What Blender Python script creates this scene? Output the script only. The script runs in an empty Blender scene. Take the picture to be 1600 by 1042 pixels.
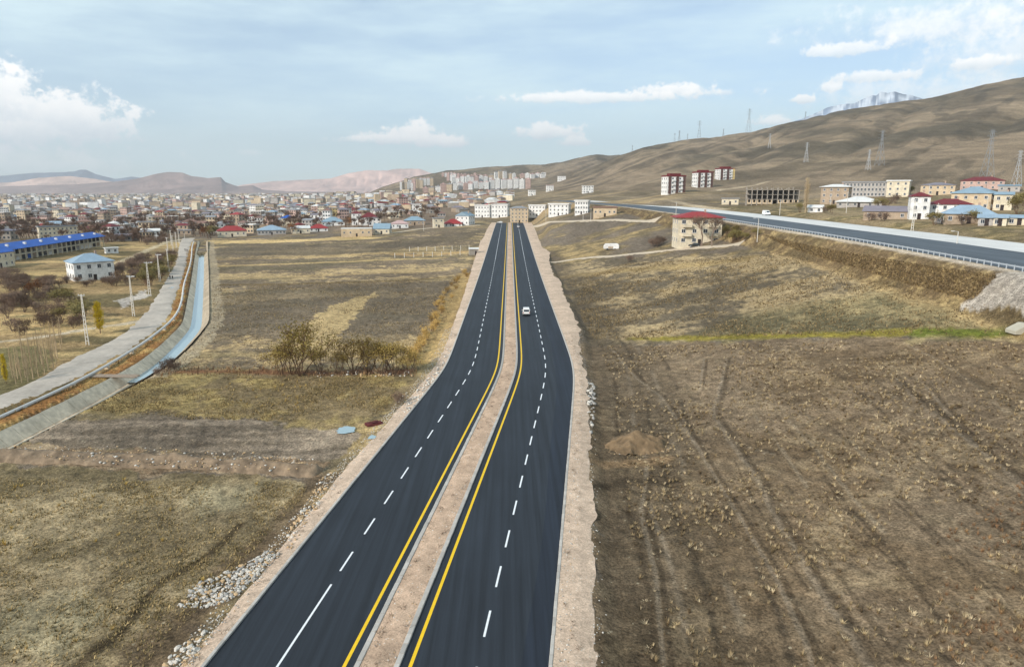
import bpy, bmesh, math, random
import numpy as np
from mathutils import Vector, Matrix
R = math.radians
random.seed(7)
rng = np.random.default_rng(7)
SC = bpy.context.scene
COL = SC.collection

# ------------------------------------------------------------------ camera, world, sun, exposure
CAM_H = 30.0
PITCH = R(11.8)
FPX = 1067.0            # focal length of the photograph in its own pixels (1600 wide)
cam = bpy.data.cameras.new('camera')
cam.sensor_width = 36.0
cam.lens = 36.0 * FPX / 1600.0
cam.clip_start = 0.5
cam.clip_end = 60000
camo = bpy.data.objects.new('camera', cam)
COL.objects.link(camo)
camo.location = (0, 0, CAM_H)
camo.rotation_euler = (math.pi / 2 - PITCH, 0, 0)
SC.camera = camo

SUN_EL, SUN_AZ = R(30), R(-132)          # azimuth from +Y towards +X: behind the camera, on the canal side
sd = Vector((math.sin(SUN_AZ) * math.cos(SUN_EL), math.cos(SUN_AZ) * math.cos(SUN_EL), math.sin(SUN_EL)))
sun = bpy.data.lights.new('sun', 'SUN')
sun.energy = 3.0
sun.angle = R(1.5)
sun.color = (1.0, 0.93, 0.84)
suno = bpy.data.objects.new('sun', sun)
COL.objects.link(suno)
suno.rotation_euler = (-sd).to_track_quat('-Z', 'Y').to_euler()
SC.view_settings.view_transform = 'Standard'
SC.view_settings.look = 'None'
SC.view_settings.exposure = 0.56
SC.view_settings.gamma = 1.0
SC.view_settings.use_curve_mapping = False
SC.cycles.max_bounces = 6
SC.cycles.volume_bounces = 0
SC.cycles.diffuse_bounces = 3
SC.cycles.transparent_max_bounces = 8
SC.cycles.use_denoising = True

def pix_dir(u, v):
    """direction of a pixel of the photograph as (X, Y, Z) per unit of depth"""
    x = (u - 800) / FPX
    y = (521 - v) / FPX
    return np.array([x, math.cos(PITCH) + y * math.sin(PITCH), -math.sin(PITCH) + y * math.cos(PITCH)])

class NT:
    """small node-tree helper"""
    def __init__(s, tree):
        s.t = tree
        s.n = tree.nodes
        s.l = tree.links
    def new(s, kind, **kw):
        n = s.n.new(kind)
        for k, v in kw.items():
            setattr(n, k, v)
        return n
    def put(s, node, i, val):
        if hasattr(val, 'default_value') or isinstance(val, bpy.types.NodeSocket):
            s.l.new(val, node.inputs[i])
        elif val is not None:
            node.inputs[i].default_value = val
    def m(s, op, a, b=None, c=None, clamp=False):
        n = s.new('ShaderNodeMath', operation=op, use_clamp=clamp)
        for i, q in enumerate((a, b, c)):
            if q is not None:
                s.put(n, i, q)
        return n.outputs[0]
    def mix(s, f, a, b, mode='MIX'):
        n = s.new('ShaderNodeMix', data_type='RGBA', blend_type=mode)
        s.put(n, 0, f); s.put(n, 6, a); s.put(n, 7, b)
        return n.outputs[2]
    def rng(s, v, a, b, c=0.0, d=1.0, smooth=True):
        n = s.new('ShaderNodeMapRange', interpolation_type='SMOOTHSTEP' if smooth else 'LINEAR')
        for i, q in enumerate((v, a, b, c, d)):
            s.put(n, i, q)
        return n.outputs[0]
    def noise(s, vec, scale, detail=3.0, rough=0.55, col=False):
        n = s.new('ShaderNodeTexNoise')
        if vec is not None:
            s.l.new(vec, n.inputs['Vector'])
        n.inputs['Scale'].default_value = scale
        n.inputs['Detail'].default_value = detail
        n.inputs['Roughness'].default_value = rough
        return n.outputs['Color' if col else 'Fac']

def build_world():
    w = bpy.data.worlds.new('World')
    SC.world = w
    w.use_nodes = True
    T = NT(w.node_tree)
    T.n.clear()
    out = T.new('ShaderNodeOutputWorld')
    bg = T.new('ShaderNodeBackground')
    T.l.new(bg.outputs[0], out.inputs[0])
    bg.inputs[1].default_value = 0.11
    sky = T.new('ShaderNodeTexSky', sky_type='NISHITA')
    sky.sun_disc = False
    sky.sun_elevation = SUN_EL
    sky.sun_rotation = SUN_AZ
    sky.altitude = 1700
    sky.air_density = 1.0
    sky.dust_density = 1.5
    sky.ozone_density = 1.5
    tc = T.new('ShaderNodeTexCoord')
    d = tc.outputs['Generated']
    sep = T.new('ShaderNodeSeparateXYZ')
    T.l.new(d, sep.inputs[0])
    az = T.m('ARCTAN2', sep.outputs[0], sep.outputs[1])
    el = T.m('ARCSINE', sep.outputs[2])
    comb = T.new('ShaderNodeCombineXYZ')
    T.l.new(az, comb.inputs[0]); T.l.new(el, comb.inputs[1])
    ang = comb.outputs[0]
    # high thin veil, drawn out sideways
    mp = T.new('ShaderNodeMapping')
    T.l.new(ang, mp.inputs[0])
    mp.inputs['Scale'].default_value = (1.0, 5.0, 1.0)
    mp.inputs['Rotation'].default_value = (0, 0, R(-6))
    veil = T.noise(mp.outputs[0], 2.2, 6, 0.6)
    veil = T.rng(veil, 0.34, 0.70, 0.30, 0.85)
    c = T.mix(veil, sky.outputs[0], (5.7, 7.05, 7.3, 1))
    # cumulus: (photo u, v, half-width, half-height in photo pixels, opacity)
    blobs = [(50, 196, 140, 50, 1.0), (5, 160, 50, 56, 1.0), (120, 185, 72, 44, 1.0), (40, 256, 210, 32, .5), (645, 214, 62, 26, 1.0), (610, 218, 90, 14, 1.0), (690, 222, 58, 16, 1.0),
             (860, 208, 66, 19, .9), (900, 222, 40, 12, .8), (1060, 142, 70, 15, .95), (930, 154, 200, 12, .9), (1110, 146, 80, 8, .7), (1255, 155, 26, 10, .9), (1300, 138, 22, 9, .8),
             (1370, 120, 60, 11, .8), (1325, 78, 70, 14, .8), (1500, 40, 230, 46, .7), (1590, 80, 170, 60, .6), (1535, 98, 50, 12, .9), (1440, 150, 200, 34, .55), (1210, 190, 40, 10, .8),
             (395, 240, 30, 8, .4), (2050, 120, 260, 60, .8), (2500, 190, 180, 50, .9), (-350, 190, 160, 50, .9), (-700, 150, 200, 60, .8), (3300, 150, 250, 60, .8), (-1300, 180, 240, 50, .8)]
    n1 = T.noise(ang, 34, 6, 0.62)
    n2 = T.noise(ang, 120, 4, 0.6)
    wob = T.m('ADD', T.m('MULTIPLY', T.m('SUBTRACT', n1, 0.5), 4.2), T.m('MULTIPLY', T.m('SUBTRACT', n2, 0.5), 1.8))
    shade_n = T.noise(ang, 48, 5, 0.65)
    for (u, v, ru, rv, op) in blobs:
        a0 = math.atan2((u - 800) / FPX, math.cos(PITCH) + (521 - v) / FPX * math.sin(PITCH)) if -100 < u < 1700 else (u - 800) / 1000.0
        dd = pix_dir(min(max(u, 0), 1600), v)
        e0 = math.asin(dd[2] / np.linalg.norm(dd))
        ra, re = ru / 1120.0, rv / 1120.0
        dx = T.m('DIVIDE', T.m('SUBTRACT', az, a0), ra)
        dyr = T.m('DIVIDE', T.m('SUBTRACT', el, e0), re)
        dy = T.m('MULTIPLY', dyr, T.m('ADD', 1.0, T.m('MULTIPLY', T.m('LESS_THAN', dyr, 0.0), 0.45)))   # flatter below
        rr = T.m('SQRT', T.m('ADD', T.m('MULTIPLY', dx, dx), T.m('MULTIPLY', dy, dy)))
        f = T.m('ADD', T.m('SUBTRACT', 1.0, rr), T.m('MULTIPLY', wob, 0.55))
        soft = 0.5 if op > .75 else 1.0
        mask = T.m('MULTIPLY', T.rng(f, 0.02, soft), op)
        lit = T.m('ADD', T.rng(dyr, -0.9, 0.5), T.m('MULTIPLY', T.m('SUBTRACT', shade_n, 0.5), 0.9), clamp=True)
        cc = T.mix(lit, (5.5, 6.2, 6.7, 1), (8.8, 8.7, 8.5, 1))
        c = T.mix(mask, c, cc)
    T.l.new(c, bg.inputs[0])
build_world()

# ------------------------------------------------------------------ maths
def sstep(a, b, x):
    t = np.clip((np.asarray(x, float) - a) / (b - a), 0, 1)
    return t * t * (3 - 2 * t)

def _hash(ix, iy, seed):
    h = (ix.astype(np.int64) * 374761393 + iy.astype(np.int64) * 668265263 + seed * 974634777) & 0xffffffff
    h = ((h ^ (h >> 13)) * 1274126177) & 0xffffffff
    h = (h ^ (h >> 16)) & 0xffffff
    return h / float(0xffffff)

def vnoise(x, y, seed=0):
    x = np.asarray(x, float); y = np.asarray(y, float)
    ix = np.floor(x); iy = np.floor(y)
    fx = x - ix; fy = y - iy
    fx = fx * fx * (3 - 2 * fx); fy = fy * fy * (3 - 2 * fy)
    a = _hash(ix, iy, seed); b = _hash(ix + 1, iy, seed)
    c = _hash(ix, iy + 1, seed); d = _hash(ix + 1, iy + 1, seed)
    return (a * (1 - fx) + b * fx) * (1 - fy) + (c * (1 - fx) + d * fx) * fy

def fbm(x, y, seed=0, octs=4, gain=0.5):
    s = 0; a = 1; n = 0
    for k in range(octs):
        s = s + a * vnoise(x * 2 ** k + 17.3 * k, y * 2 ** k - 9.1 * k, seed + k)
        n += a; a *= gain
    return s / n

def lin(r, g, b, k=1.0):
    f = lambda c: (c / 255 / 12.92) if c <= 10 else ((c / 255 + 0.055) / 1.055) ** 2.4
    return np.array([f(r) * k, f(g) * k, f(b) * k])

# ------------------------------------------------------------------ terrain
def median_x(y):
    y = np.asarray(y, float)
    l1 = -8.7 + 0.1126 * (y - 38.7)
    l2 = -0.3 - 0.0035 * (y - 125)
    d = (l1 - l2) / 0.55
    return l2 - 0.55 * np.logaddexp(0, -d)

def road_z(y):
    return 4.0 * sstep(200, 560, y)

HW_Y = np.array([-60, 40, 111, 170, 232, 271, 350, 446, 531, 600, 700])
HW_X = np.array([78, 80, 83.7, 86, 86, 83.5, 80, 72, 50, 24, -20])
HW_Z = np.array([14, 15.5, 17, 17.6, 18, 18.5, 19.2, 20, 21, 22, 24])
def hw_x(y): return np.interp(y, HW_Y, HW_X) * 0.5 + 0.25 * np.interp(np.asarray(y) - 25, HW_Y, HW_X) + 0.25 * np.interp(np.asarray(y) + 25, HW_Y, HW_X)
def hw_z(y): return np.interp(y, HW_Y, HW_Z)

FAR = {
    -3000: [(100, -1.5), (600, -3), (14000, -6)],
    300: [(300, -1.5), (600, -3), (1000, -4), (6000, -6), (14000, -6)],
    500: [(300, -.5), (500, 0), (1000, 2), (3000, 5), (5000, -4), (14000, -6)],
    575: [(300, 0), (500, 1), (1000, 5), (2000, 12), (2600, 20), (3600, 8), (5000, -4), (14000, -6)],
    600: [(300, .3), (500, 2), (1000, 8), (2000, 18), (2400, 24), (2800, 49), (3600, 10), (14000, -6)],
    650: [(300, .6), (500, 3), (1000, 10), (1800, 20), (2250, 29), (2900, 91), (3800, 30), (14000, -6)],
    700: [(300, 1), (530, 4), (1000, 12), (1800, 22), (2200, 31), (3000, 120), (4000, 60), (14000, -6)],
    775: [(300, 1), (530, 5), (1000, 14), (1700, 24), (2200, 38), (3000, 136), (4200, 80), (14000, -6)],
    850: [(300, 3), (495, 9), (800, 19), (1500, 33), (2200, 56), (3000, 146), (4200, 90), (14000, -6)],
    930: [(300, 10), (450, 16), (560, 20.5), (900, 29), (1400, 55), (1800, 100), (2200, 95), (3000, 187), (4200, 100), (14000, -6)],
    965: [(300, 13), (450, 19), (560, 21), (900, 34), (1400, 75), (1900, 131), (2500, 110), (3000, 188), (4200, 100), (14000, -6)],
    1000: [(300, 15), (450, 20), (560, 23), (900, 43), (1400, 90), (1900, 150), (2600, 120), (5000, 50), (14000, -6)],
    1056: [(300, 17), (460, 21), (540, 27), (900, 55), (1400, 105), (1850, 164), (2600, 120), (5000, 50), (14000, -6)],
    1169: [(240, 18), (330, 19), (450, 22), (600, 32), (900, 62), (1400, 124), (1800, 180), (2500, 140), (14000, -6)],
    1300: [(240, 18), (340, 20), (450, 28), (600, 44), (900, 86), (1400, 168), (1750, 228), (2400, 190), (14000, -6)],
    1431: [(200, 17.5), (300, 20), (400, 27), (600, 52), (900, 100), (1300, 172), (1700, 249), (2400, 220), (14000, -6)],
    1600: [(150, 17), (250, 20), (350, 27), (500, 50), (900, 122), (1300, 212), (1650, 301), (2200, 300), (14000, -6)],
    2000: [(150, 18), (250, 24), (500, 75), (900, 180), (1600, 400), (2400, 380), (14000, -6)],
    4000: [(100, 18), (250, 30), (700, 120), (1600, 400), (2400, 380), (14000, -6)],
}
_FK = sorted(FAR)
_FA = np.array([math.atan((u - 800) / 1078.0) for u in _FK])
_LG = np.log(np.geomspace(60, 14000, 160))
_FT = np.array([np.interp(np.exp(_LG), [q[0] for q in FAR[u]], [q[1] for q in FAR[u]]) for u in _FK])
for _k in range(2):                                   # round the knots off
    _FT[:, 1:-1] = (_FT[:, :-2] + 2 * _FT[:, 1:-1] + _FT[:, 2:]) / 4

def far_z(x, y):
    x = np.asarray(x, float); y = np.asarray(y, float)
    dep = np.maximum(y, 0.55 * np.hypot(x, y)); dep = np.clip(dep, 60, 14000)
    a = np.clip(np.arctan2(x, np.maximum(y, 1e-3)), _FA[0], _FA[-1])
    i = np.clip(np.searchsorted(_FA, a) - 1, 0, len(_FA) - 2)
    ta = np.clip((a - _FA[i]) / (_FA[i + 1] - _FA[i]), 0, 1)
    g = (np.log(dep) - _LG[0]) / (_LG[1] - _LG[0])
    j = np.clip(np.floor(g).astype(int), 0, len(_LG) - 2)
    tj = g - j
    z = (_FT[i, j] * (1 - ta) + _FT[i + 1, j] * ta) * (1 - tj) + (_FT[i, j + 1] * (1 - ta) + _FT[i + 1, j + 1] * ta) * tj
    # gullies and shoulders of the hillside
    amt = sstep(24, 90, z) * sstep(420, 900, dep)
    q = np.hypot(x, y)
    warp = 90 * (fbm(x / 420, y / 420, 5, 3) - 0.5)
    rid = 1 - np.abs(2 * vnoise((x * .8 - y * .6 + warp) / 130, (x * .6 + y * .8) / 520 + 3, 11) - 1)
    rid2 = 1 - np.abs(2 * vnoise((x * .8 - y * .6 + warp) / 55, (x * .6 + y * .8) / 260, 12) - 1)
    z = z + amt * (-9 * (rid ** 4 - .2) - 4 * (rid2 ** 4 - .2) + 9 * (fbm(x / 300, y / 300, 8, 3) - 0.5) + 3 * (fbm((x * .8 - y * .6) / 24, (x * .6 + y * .8) / 90, 9, 4) - .5))
    return z

def near_z(x, y):
    g = np.clip((x - 16) / 60, 0, 1)
    A = np.interp(y, [0, 40, 110, 250, 400], [5, 6, 11.2, 13, 15])
    zr = -0.9 + (A + .9) * g ** 1.2
    zr = zr + np.clip(x - 76, 0, 50) * 0.13 + np.clip(x - 126, 0, 400) * 0.05
    zl = -0.5 - 0.5 * sstep(-18, -40, x) - 0.5 * sstep(-50, -80, x)
    return np.where(x > 0, zr, zl)

def pdist(px, py, pts):
    """distance from points to a polyline, and the signed side (left of the direction is positive)"""
    best = np.full(px.shape, 1e9); side = np.zeros(px.shape)
    for (x0, y0), (x1, y1) in zip(pts[:-1], pts[1:]):
        dx, dy = x1 - x0, y1 - y0
        L2 = dx * dx + dy * dy + 1e-9
        t = np.clip(((px - x0) * dx + (py - y0) * dy) / L2, 0, 1)
        ex = px - x0 - t * dx; ey = py - y0 - t * dy
        d = np.hypot(ex, ey)
        m = d < best
        best = np.where(m, d, best)
        side = np.where(m, np.sign(dx * ey - dy * ex), side)
    return best, side

def gp(u, v, z=0.0):
    d = pix_dir(u, v)
    t = (z - CAM_H) / d[2]
    return float(d[0] * t), float(d[1] * t)

def smooth_poly(pts, n=None, it=2):
    p = [tuple(q) for q in pts]
    for _ in range(it):
        o = [p[0]]
        for a, b in zip(p[:-1], p[1:]):
            o.append(tuple(.75 * i + .25 * j for i, j in zip(a, b)))
            o.append(tuple(.25 * i + .75 * j for i, j in zip(a, b)))
        o.append(p[-1]); p = o
    return p

def resample(pts, step):
    P = np.array(pts, float)
    s = np.concatenate([[0], np.cumsum(np.linalg.norm(np.diff(P, axis=0), axis=1))])
    n = max(2, int(round(s[-1] / step)) + 1)
    q = np.linspace(0, s[-1], n)
    return np.stack([np.interp(q, s, P[:, k]) for k in range(P.shape[1])], 1)

ZL = -1.3
CANAL = smooth_poly([gp(*q, ZL) for q in [(318, 366), (316, 380), (314, 401), (312.5, 430), (309, 469), (306, 499), (303, 507), (293, 519), (270, 543), (240, 568), (190, 596), (110, 638), (20, 682), (-60, 722)]])
PIPE = smooth_poly([gp(*q, -0.9) for q in [(303, 377), (300, 385), (299, 407), (292, 430), (287, 445), (284, 474), (272, 499), (232, 531), (207, 547), (170, 570), (120, 597), (60, 625), (0, 652), (-60, 680)]])
GR_L = smooth_poly([gp(*q, ZL) for q in [(285, 370), (279, 380), (277, 407), (264, 430), (247, 457), (232, 482), (214, 503), (187, 524), (120, 556), (60, 590), (16, 610), (-80, 650)]])
GR_R = smooth_poly([gp(*q, ZL) for q in [(305, 370), (297, 380), (292, 407), (287, 430), (276, 457), (268, 482), (258, 503), (225, 531), (165, 566), (115, 592), (60, 617), (-80, 676)]])
GR_MID = [((a[0] + b[0]) / 2, (a[1] + b[1]) / 2) for a, b in zip(resample(GR_L, 5), resample(GR_L, 5))]

def terrain(x, y, carve=True):
    x = np.asarray(x, float); y = np.asarray(y, float)
    x, y = np.broadcast_arrays(x, y)
    w = sstep(270, 430, y)
    z = near_z(x, y) * (1 - w) + far_z(x, y) * w
    # low roll of the fields
    off = np.abs(x - median_x(y))
    roll = 1.0 * (fbm(x / 38, y / 38, 21, 3) - .5) + 0.35 * (fbm(x / 7, y / 7, 22, 3) - .5)
    z = z + roll * sstep(14, 40, off) * (1 - sstep(600, 900, y)) * np.where(x < -75, .4, 1)
    # second road on its embankment
    s = x - hw_x(y)
    wl = sstep(-10.5, -2.0, s) * (1 - sstep(38.5, 46, s)) * (1 - sstep(545, 600, y))
    z = z * (1 - wl) + (hw_z(y) - 0.05) * wl
    # dual carriageway
    k = np.where(x > median_x(y), np.interp(y, [0, 40, 80, 117, 148, 207, 300, 420], [14.3, 14.2, 13.6, 13.1, 15.8, 16.2, 16.5, 17]), 12.8)
    k2 = k + np.where(x > median_x(y), 2.0, 2.6) + 10 * sstep(300, 500, y)
    wr = (1 - sstep(k - .2, k2, off)) * (1 - sstep(570, 620, y))
    z = z * (1 - wr) + (road_z(y) - 0.12) * wr
    if carve and np.ndim(x) > 0 and x.size > 1:
        near = (x < -25) & (x > -160) & (y > 30) & (y < 480)
        if near.any():
            xx, yy = x[near], y[near]
            d, sd_ = pdist(xx, yy, CANAL)
            zz = z[near]
            zz = np.where(d < 3.6, np.minimum(zz, -1.45), zz) - 1.9 * (1 - sstep(1.3, 3.4, d)) * (1 - sstep(400, 470, yy))
            z = z.copy(); z[near] = zz
    return z

def Z(x, y):
    return float(terrain(np.array([x, x]), np.array([y, y]))[0])

def hit(u, v, tmax=6000):
    """where the line of sight of a photo pixel meets the terrain"""
    d = pix_dir(u, v)
    t = np.geomspace(30, tmax, 1100)
    zz = terrain(d[0] * t, d[1] * t, carve=False)
    below = np.where(CAM_H + d[2] * t <= zz)[0]
    if len(below) == 0:
        gap = CAM_H + d[2] * t - zz
        i = int(np.argmin(np.where(t > 300, gap / t, 9)))
        return float(d[0] * t[i]), float(d[1] * t[i]), float(zz[i]), float(t[i])
    i = below[0]
    if i == 0: b = t[0]
    else:
        g = CAM_H + d[2] * t[i - 1:i + 1] - zz[i - 1:i + 1]
        b = t[i - 1] + (t[i] - t[i - 1]) * g[0] / (g[0] - g[1])
    return float(d[0] * b), float(d[1] * b), float(CAM_H + d[2] * b), float(b)

# ------------------------------------------------------------------ materials
MATS = {}
def mat(name, rgb, rough=0.85, var=0.12, scale=1.0, bump=0.0, spec=0.3, metal=0.0, vcol=None, var2=0.0, scale2=0.1, coord='Object', bdist=0.05, tint=None):
    if name in MATS: return MATS[name]
    m = bpy.data.materials.new(name); m.use_nodes = True
    T = NT(m.node_tree)
    b = T.n['Principled BSDF']
    b.inputs['Roughness'].default_value = rough
    b.inputs['Metallic'].default_value = metal
    b.inputs['Specular IOR Level'].default_value = spec
    tc = T.new('ShaderNodeTexCoord')
    if coord == 'World':
        g = T.new('ShaderNodeNewGeometry'); vec = g.outputs['Position']
    else:
        vec = tc.outputs['Object']
    if vcol:
        a = T.new('ShaderNodeAttribute', attribute_name=vcol); base = a.outputs['Color']
    else:
        base = (float(rgb[0]), float(rgb[1]), float(rgb[2]), 1)
    n = T.noise(vec, scale, 5, 0.6)
    k = T.rng(n, 0.25, 0.75, 1 - var, 1 + var, smooth=False)
    if name == 'kerb_concrete':
        oi = T.new('ShaderNodeObjectInfo'); k = T.m('MULTIPLY', k, T.rng(oi.outputs['Random'], 0, 1, .82, 1.1, False))
    col = T.mix(1.0, base, T_rgb(T, k), 'MULTIPLY')
    if var2:
        n2 = T.noise(vec, scale2, 3, 0.6)
        k2 = T.rng(n2, 0.3, 0.7, 1 - var2, 1 + var2, smooth=False)
        col = T.mix(1.0, col, T_rgb(T, k2), 'MULTIPLY')
    T.l.new(col, b.inputs['Base Color'])
    if bump:
        bn = T.new('ShaderNodeBump')
        bn.inputs['Strength'].default_value = bump
        bn.inputs['Distance'].default_value = bdist
        T.l.new(n, bn.inputs['Height'])
        T.l.new(bn.outputs[0], b.inputs['Normal'])
    MATS[name] = m
    return m

def T_rgb(T, k):
    c = T.new('ShaderNodeCombineColor')
    for i in range(3): T.l.new(k, c.inputs[i])
    return c.outputs[0]

# ------------------------------------------------------------------ mesh helper
class MB:
    def __init__(s): s.v = []; s.f = []; s.mi = []
    def quad(s, a, b, c, d, m=0):
        n = len(s.v); s.v += [a, b, c, d]; s.f.append((n, n + 1, n + 2, n + 3)); s.mi.append(m)
    def tri(s, a, b, c, m=0):
        n = len(s.v); s.v += [a, b, c]; s.f.append((n, n + 1, n + 2)); s.mi.append(m)
    def poly(s, pts, m=0):
        n = len(s.v); s.v += list(pts); s.f.append(tuple(range(n, n + len(pts)))); s.mi.append(m)
    def box(s, x0, x1, y0, y1, z0, z1, m=0):
        n = len(s.v)
        s.v += [(x0, y0, z0), (x1, y0, z0), (x1, y1, z0), (x0, y1, z0), (x0, y0, z1), (x1, y0, z1), (x1, y1, z1), (x0, y1, z1)]
        for f in ((0, 3, 2, 1), (4, 5, 6, 7), (0, 1, 5, 4), (1, 2, 6, 5), (2, 3, 7, 6), (3, 0, 4, 7)):
            s.f.append(tuple(n + i for i in f)); s.mi.append(m)
    def tube(s, p0, p1, r0, r1=None, n=5, m=0, cap=True):
        r1 = r0 if r1 is None else r1
        p0 = Vector(p0); p1 = Vector(p1); d = p1 - p0
        if d.length < 1e-6: return
        d.normalize()
        a = d.orthogonal().normalized(); b = d.cross(a)
        k = len(s.v)
        for p, r in ((p0, r0), (p1, r1)):
            for i in range(n):
                t = 2 * math.pi * i / n
                s.v.append(tuple(p + (a * math.cos(t) + b * math.sin(t)) * r))
        for i in range(n):
            j = (i + 1) % n
            s.f.append((k + i, k + j, k + n + j, k + n + i)); s.mi.append(m)
        if cap:
            s.f.append(tuple(k + i for i in reversed(range(n)))); s.mi.append(m)
            s.f.append(tuple(k + n + i for i in range(n))); s.mi.append(m)
    def prism(s, outline, y0, y1, m=0):
        """outline in (x, z), extruded along y"""
        n = len(s.v); k = len(outline)
        s.v += [(x, y0, z) for x, z in outline] + [(x, y1, z) for x, z in outline]
        s.f.append(tuple(n + i for i in range(k))); s.mi.append(m)
        s.f.append(tuple(n + k + i for i in reversed(range(k)))); s.mi.append(m)
        for i in range(k):
            j = (i + 1) % k
            s.f.append((n + j, n + i, n + k + i, n + k + j)); s.mi.append(m)
    def mesh(s, name, mats, smooth=False):
        me = bpy.data.meshes.new(name)
        me.from_pydata(s.v, [], s.f)
        for q in (mats if isinstance(mats, (list, tuple)) else [mats]): me.materials.append(q)
        if any(s.mi): me.polygons.foreach_set('material_index', s.mi)
        if smooth: me.polygons.foreach_set('use_smooth', [True] * len(me.polygons))
        me.update()
        return me

def link(name, me, parent=None, loc=(0, 0, 0), rot=(0, 0, 0), scale=(1, 1, 1)):
    o = bpy.data.objects.new(name, me)
    COL.objects.link(o)
    o.location = loc; o.rotation_euler = rot; o.scale = scale
    if parent is not None: o.parent = parent
    return o

def build(mb, name, mats, parent=None, **kw):
    sm = kw.pop('smooth', False)
    return link(name, mb.mesh(name, mats, sm), parent, **kw)

def tag(o, label=None, cat=None, group=None, kind=None):
    if label: o['label'] = label
    if cat: o['category'] = cat
    if group: o['group'] = group
    if kind: o['kind'] = kind
    return o

def empty(name, loc, rz=0.0, label=None, cat=None, group=None):
    o = link(name, None, None, loc, (0, 0, rz))
    o.empty_display_size = 0.3
    return tag(o, label, cat, group)

def copy_tree(o, parent=None):
    c = o.copy(); COL.objects.link(c); c.parent = parent
    for ch in o.children: copy_tree(ch, c)
    return c

def np_mesh(name, V, F, mats, colors=None, smooth=False, cname='tint'):
    me = bpy.data.meshes.new(name)
    V = np.asarray(V, np.float32); F = np.asarray(F, np.int32)
    me.vertices.add(len(V)); me.vertices.foreach_set('co', V.ravel())
    k = F.shape[1]
    me.loops.add(F.size); me.loops.foreach_set('vertex_index', F.ravel())
    me.polygons.add(len(F))
    me.polygons.foreach_set('loop_start', np.arange(0, F.size, k, dtype=np.int32))
    me.polygons.foreach_set('loop_total', np.full(len(F), k, np.int32))
    if smooth: me.polygons.foreach_set('use_smooth', np.ones(len(F), bool))
    me.update(calc_edges=True)
    if colors is not None:
        a = me.color_attributes.new(cname, 'FLOAT_COLOR', 'POINT')
        c4 = np.ones((len(V), 4), np.float32); c4[:, :3] = colors
        a.data.foreach_set('color', c4.ravel())
    for q in (mats if isinstance(mats, (list, tuple)) else [mats]): me.materials.append(q)
    return me

# ------------------------------------------------------------------ the ground sheet
def inpoly(px, py, poly):
    inside = np.zeros(px.shape, bool)
    n = len(poly)
    for i in range(n):
        x0, y0 = poly[i]; x1, y1 = poly[(i + 1) % n]
        c = ((y0 > py) != (y1 > py)) & (px < (x1 - x0) * (py - y0) / (y1 - y0 + 1e-12) + x0)
        inside ^= c
    return inside

def P(*pix):
    return [hit(u, v)[:2] for u, v in pix]

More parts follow.
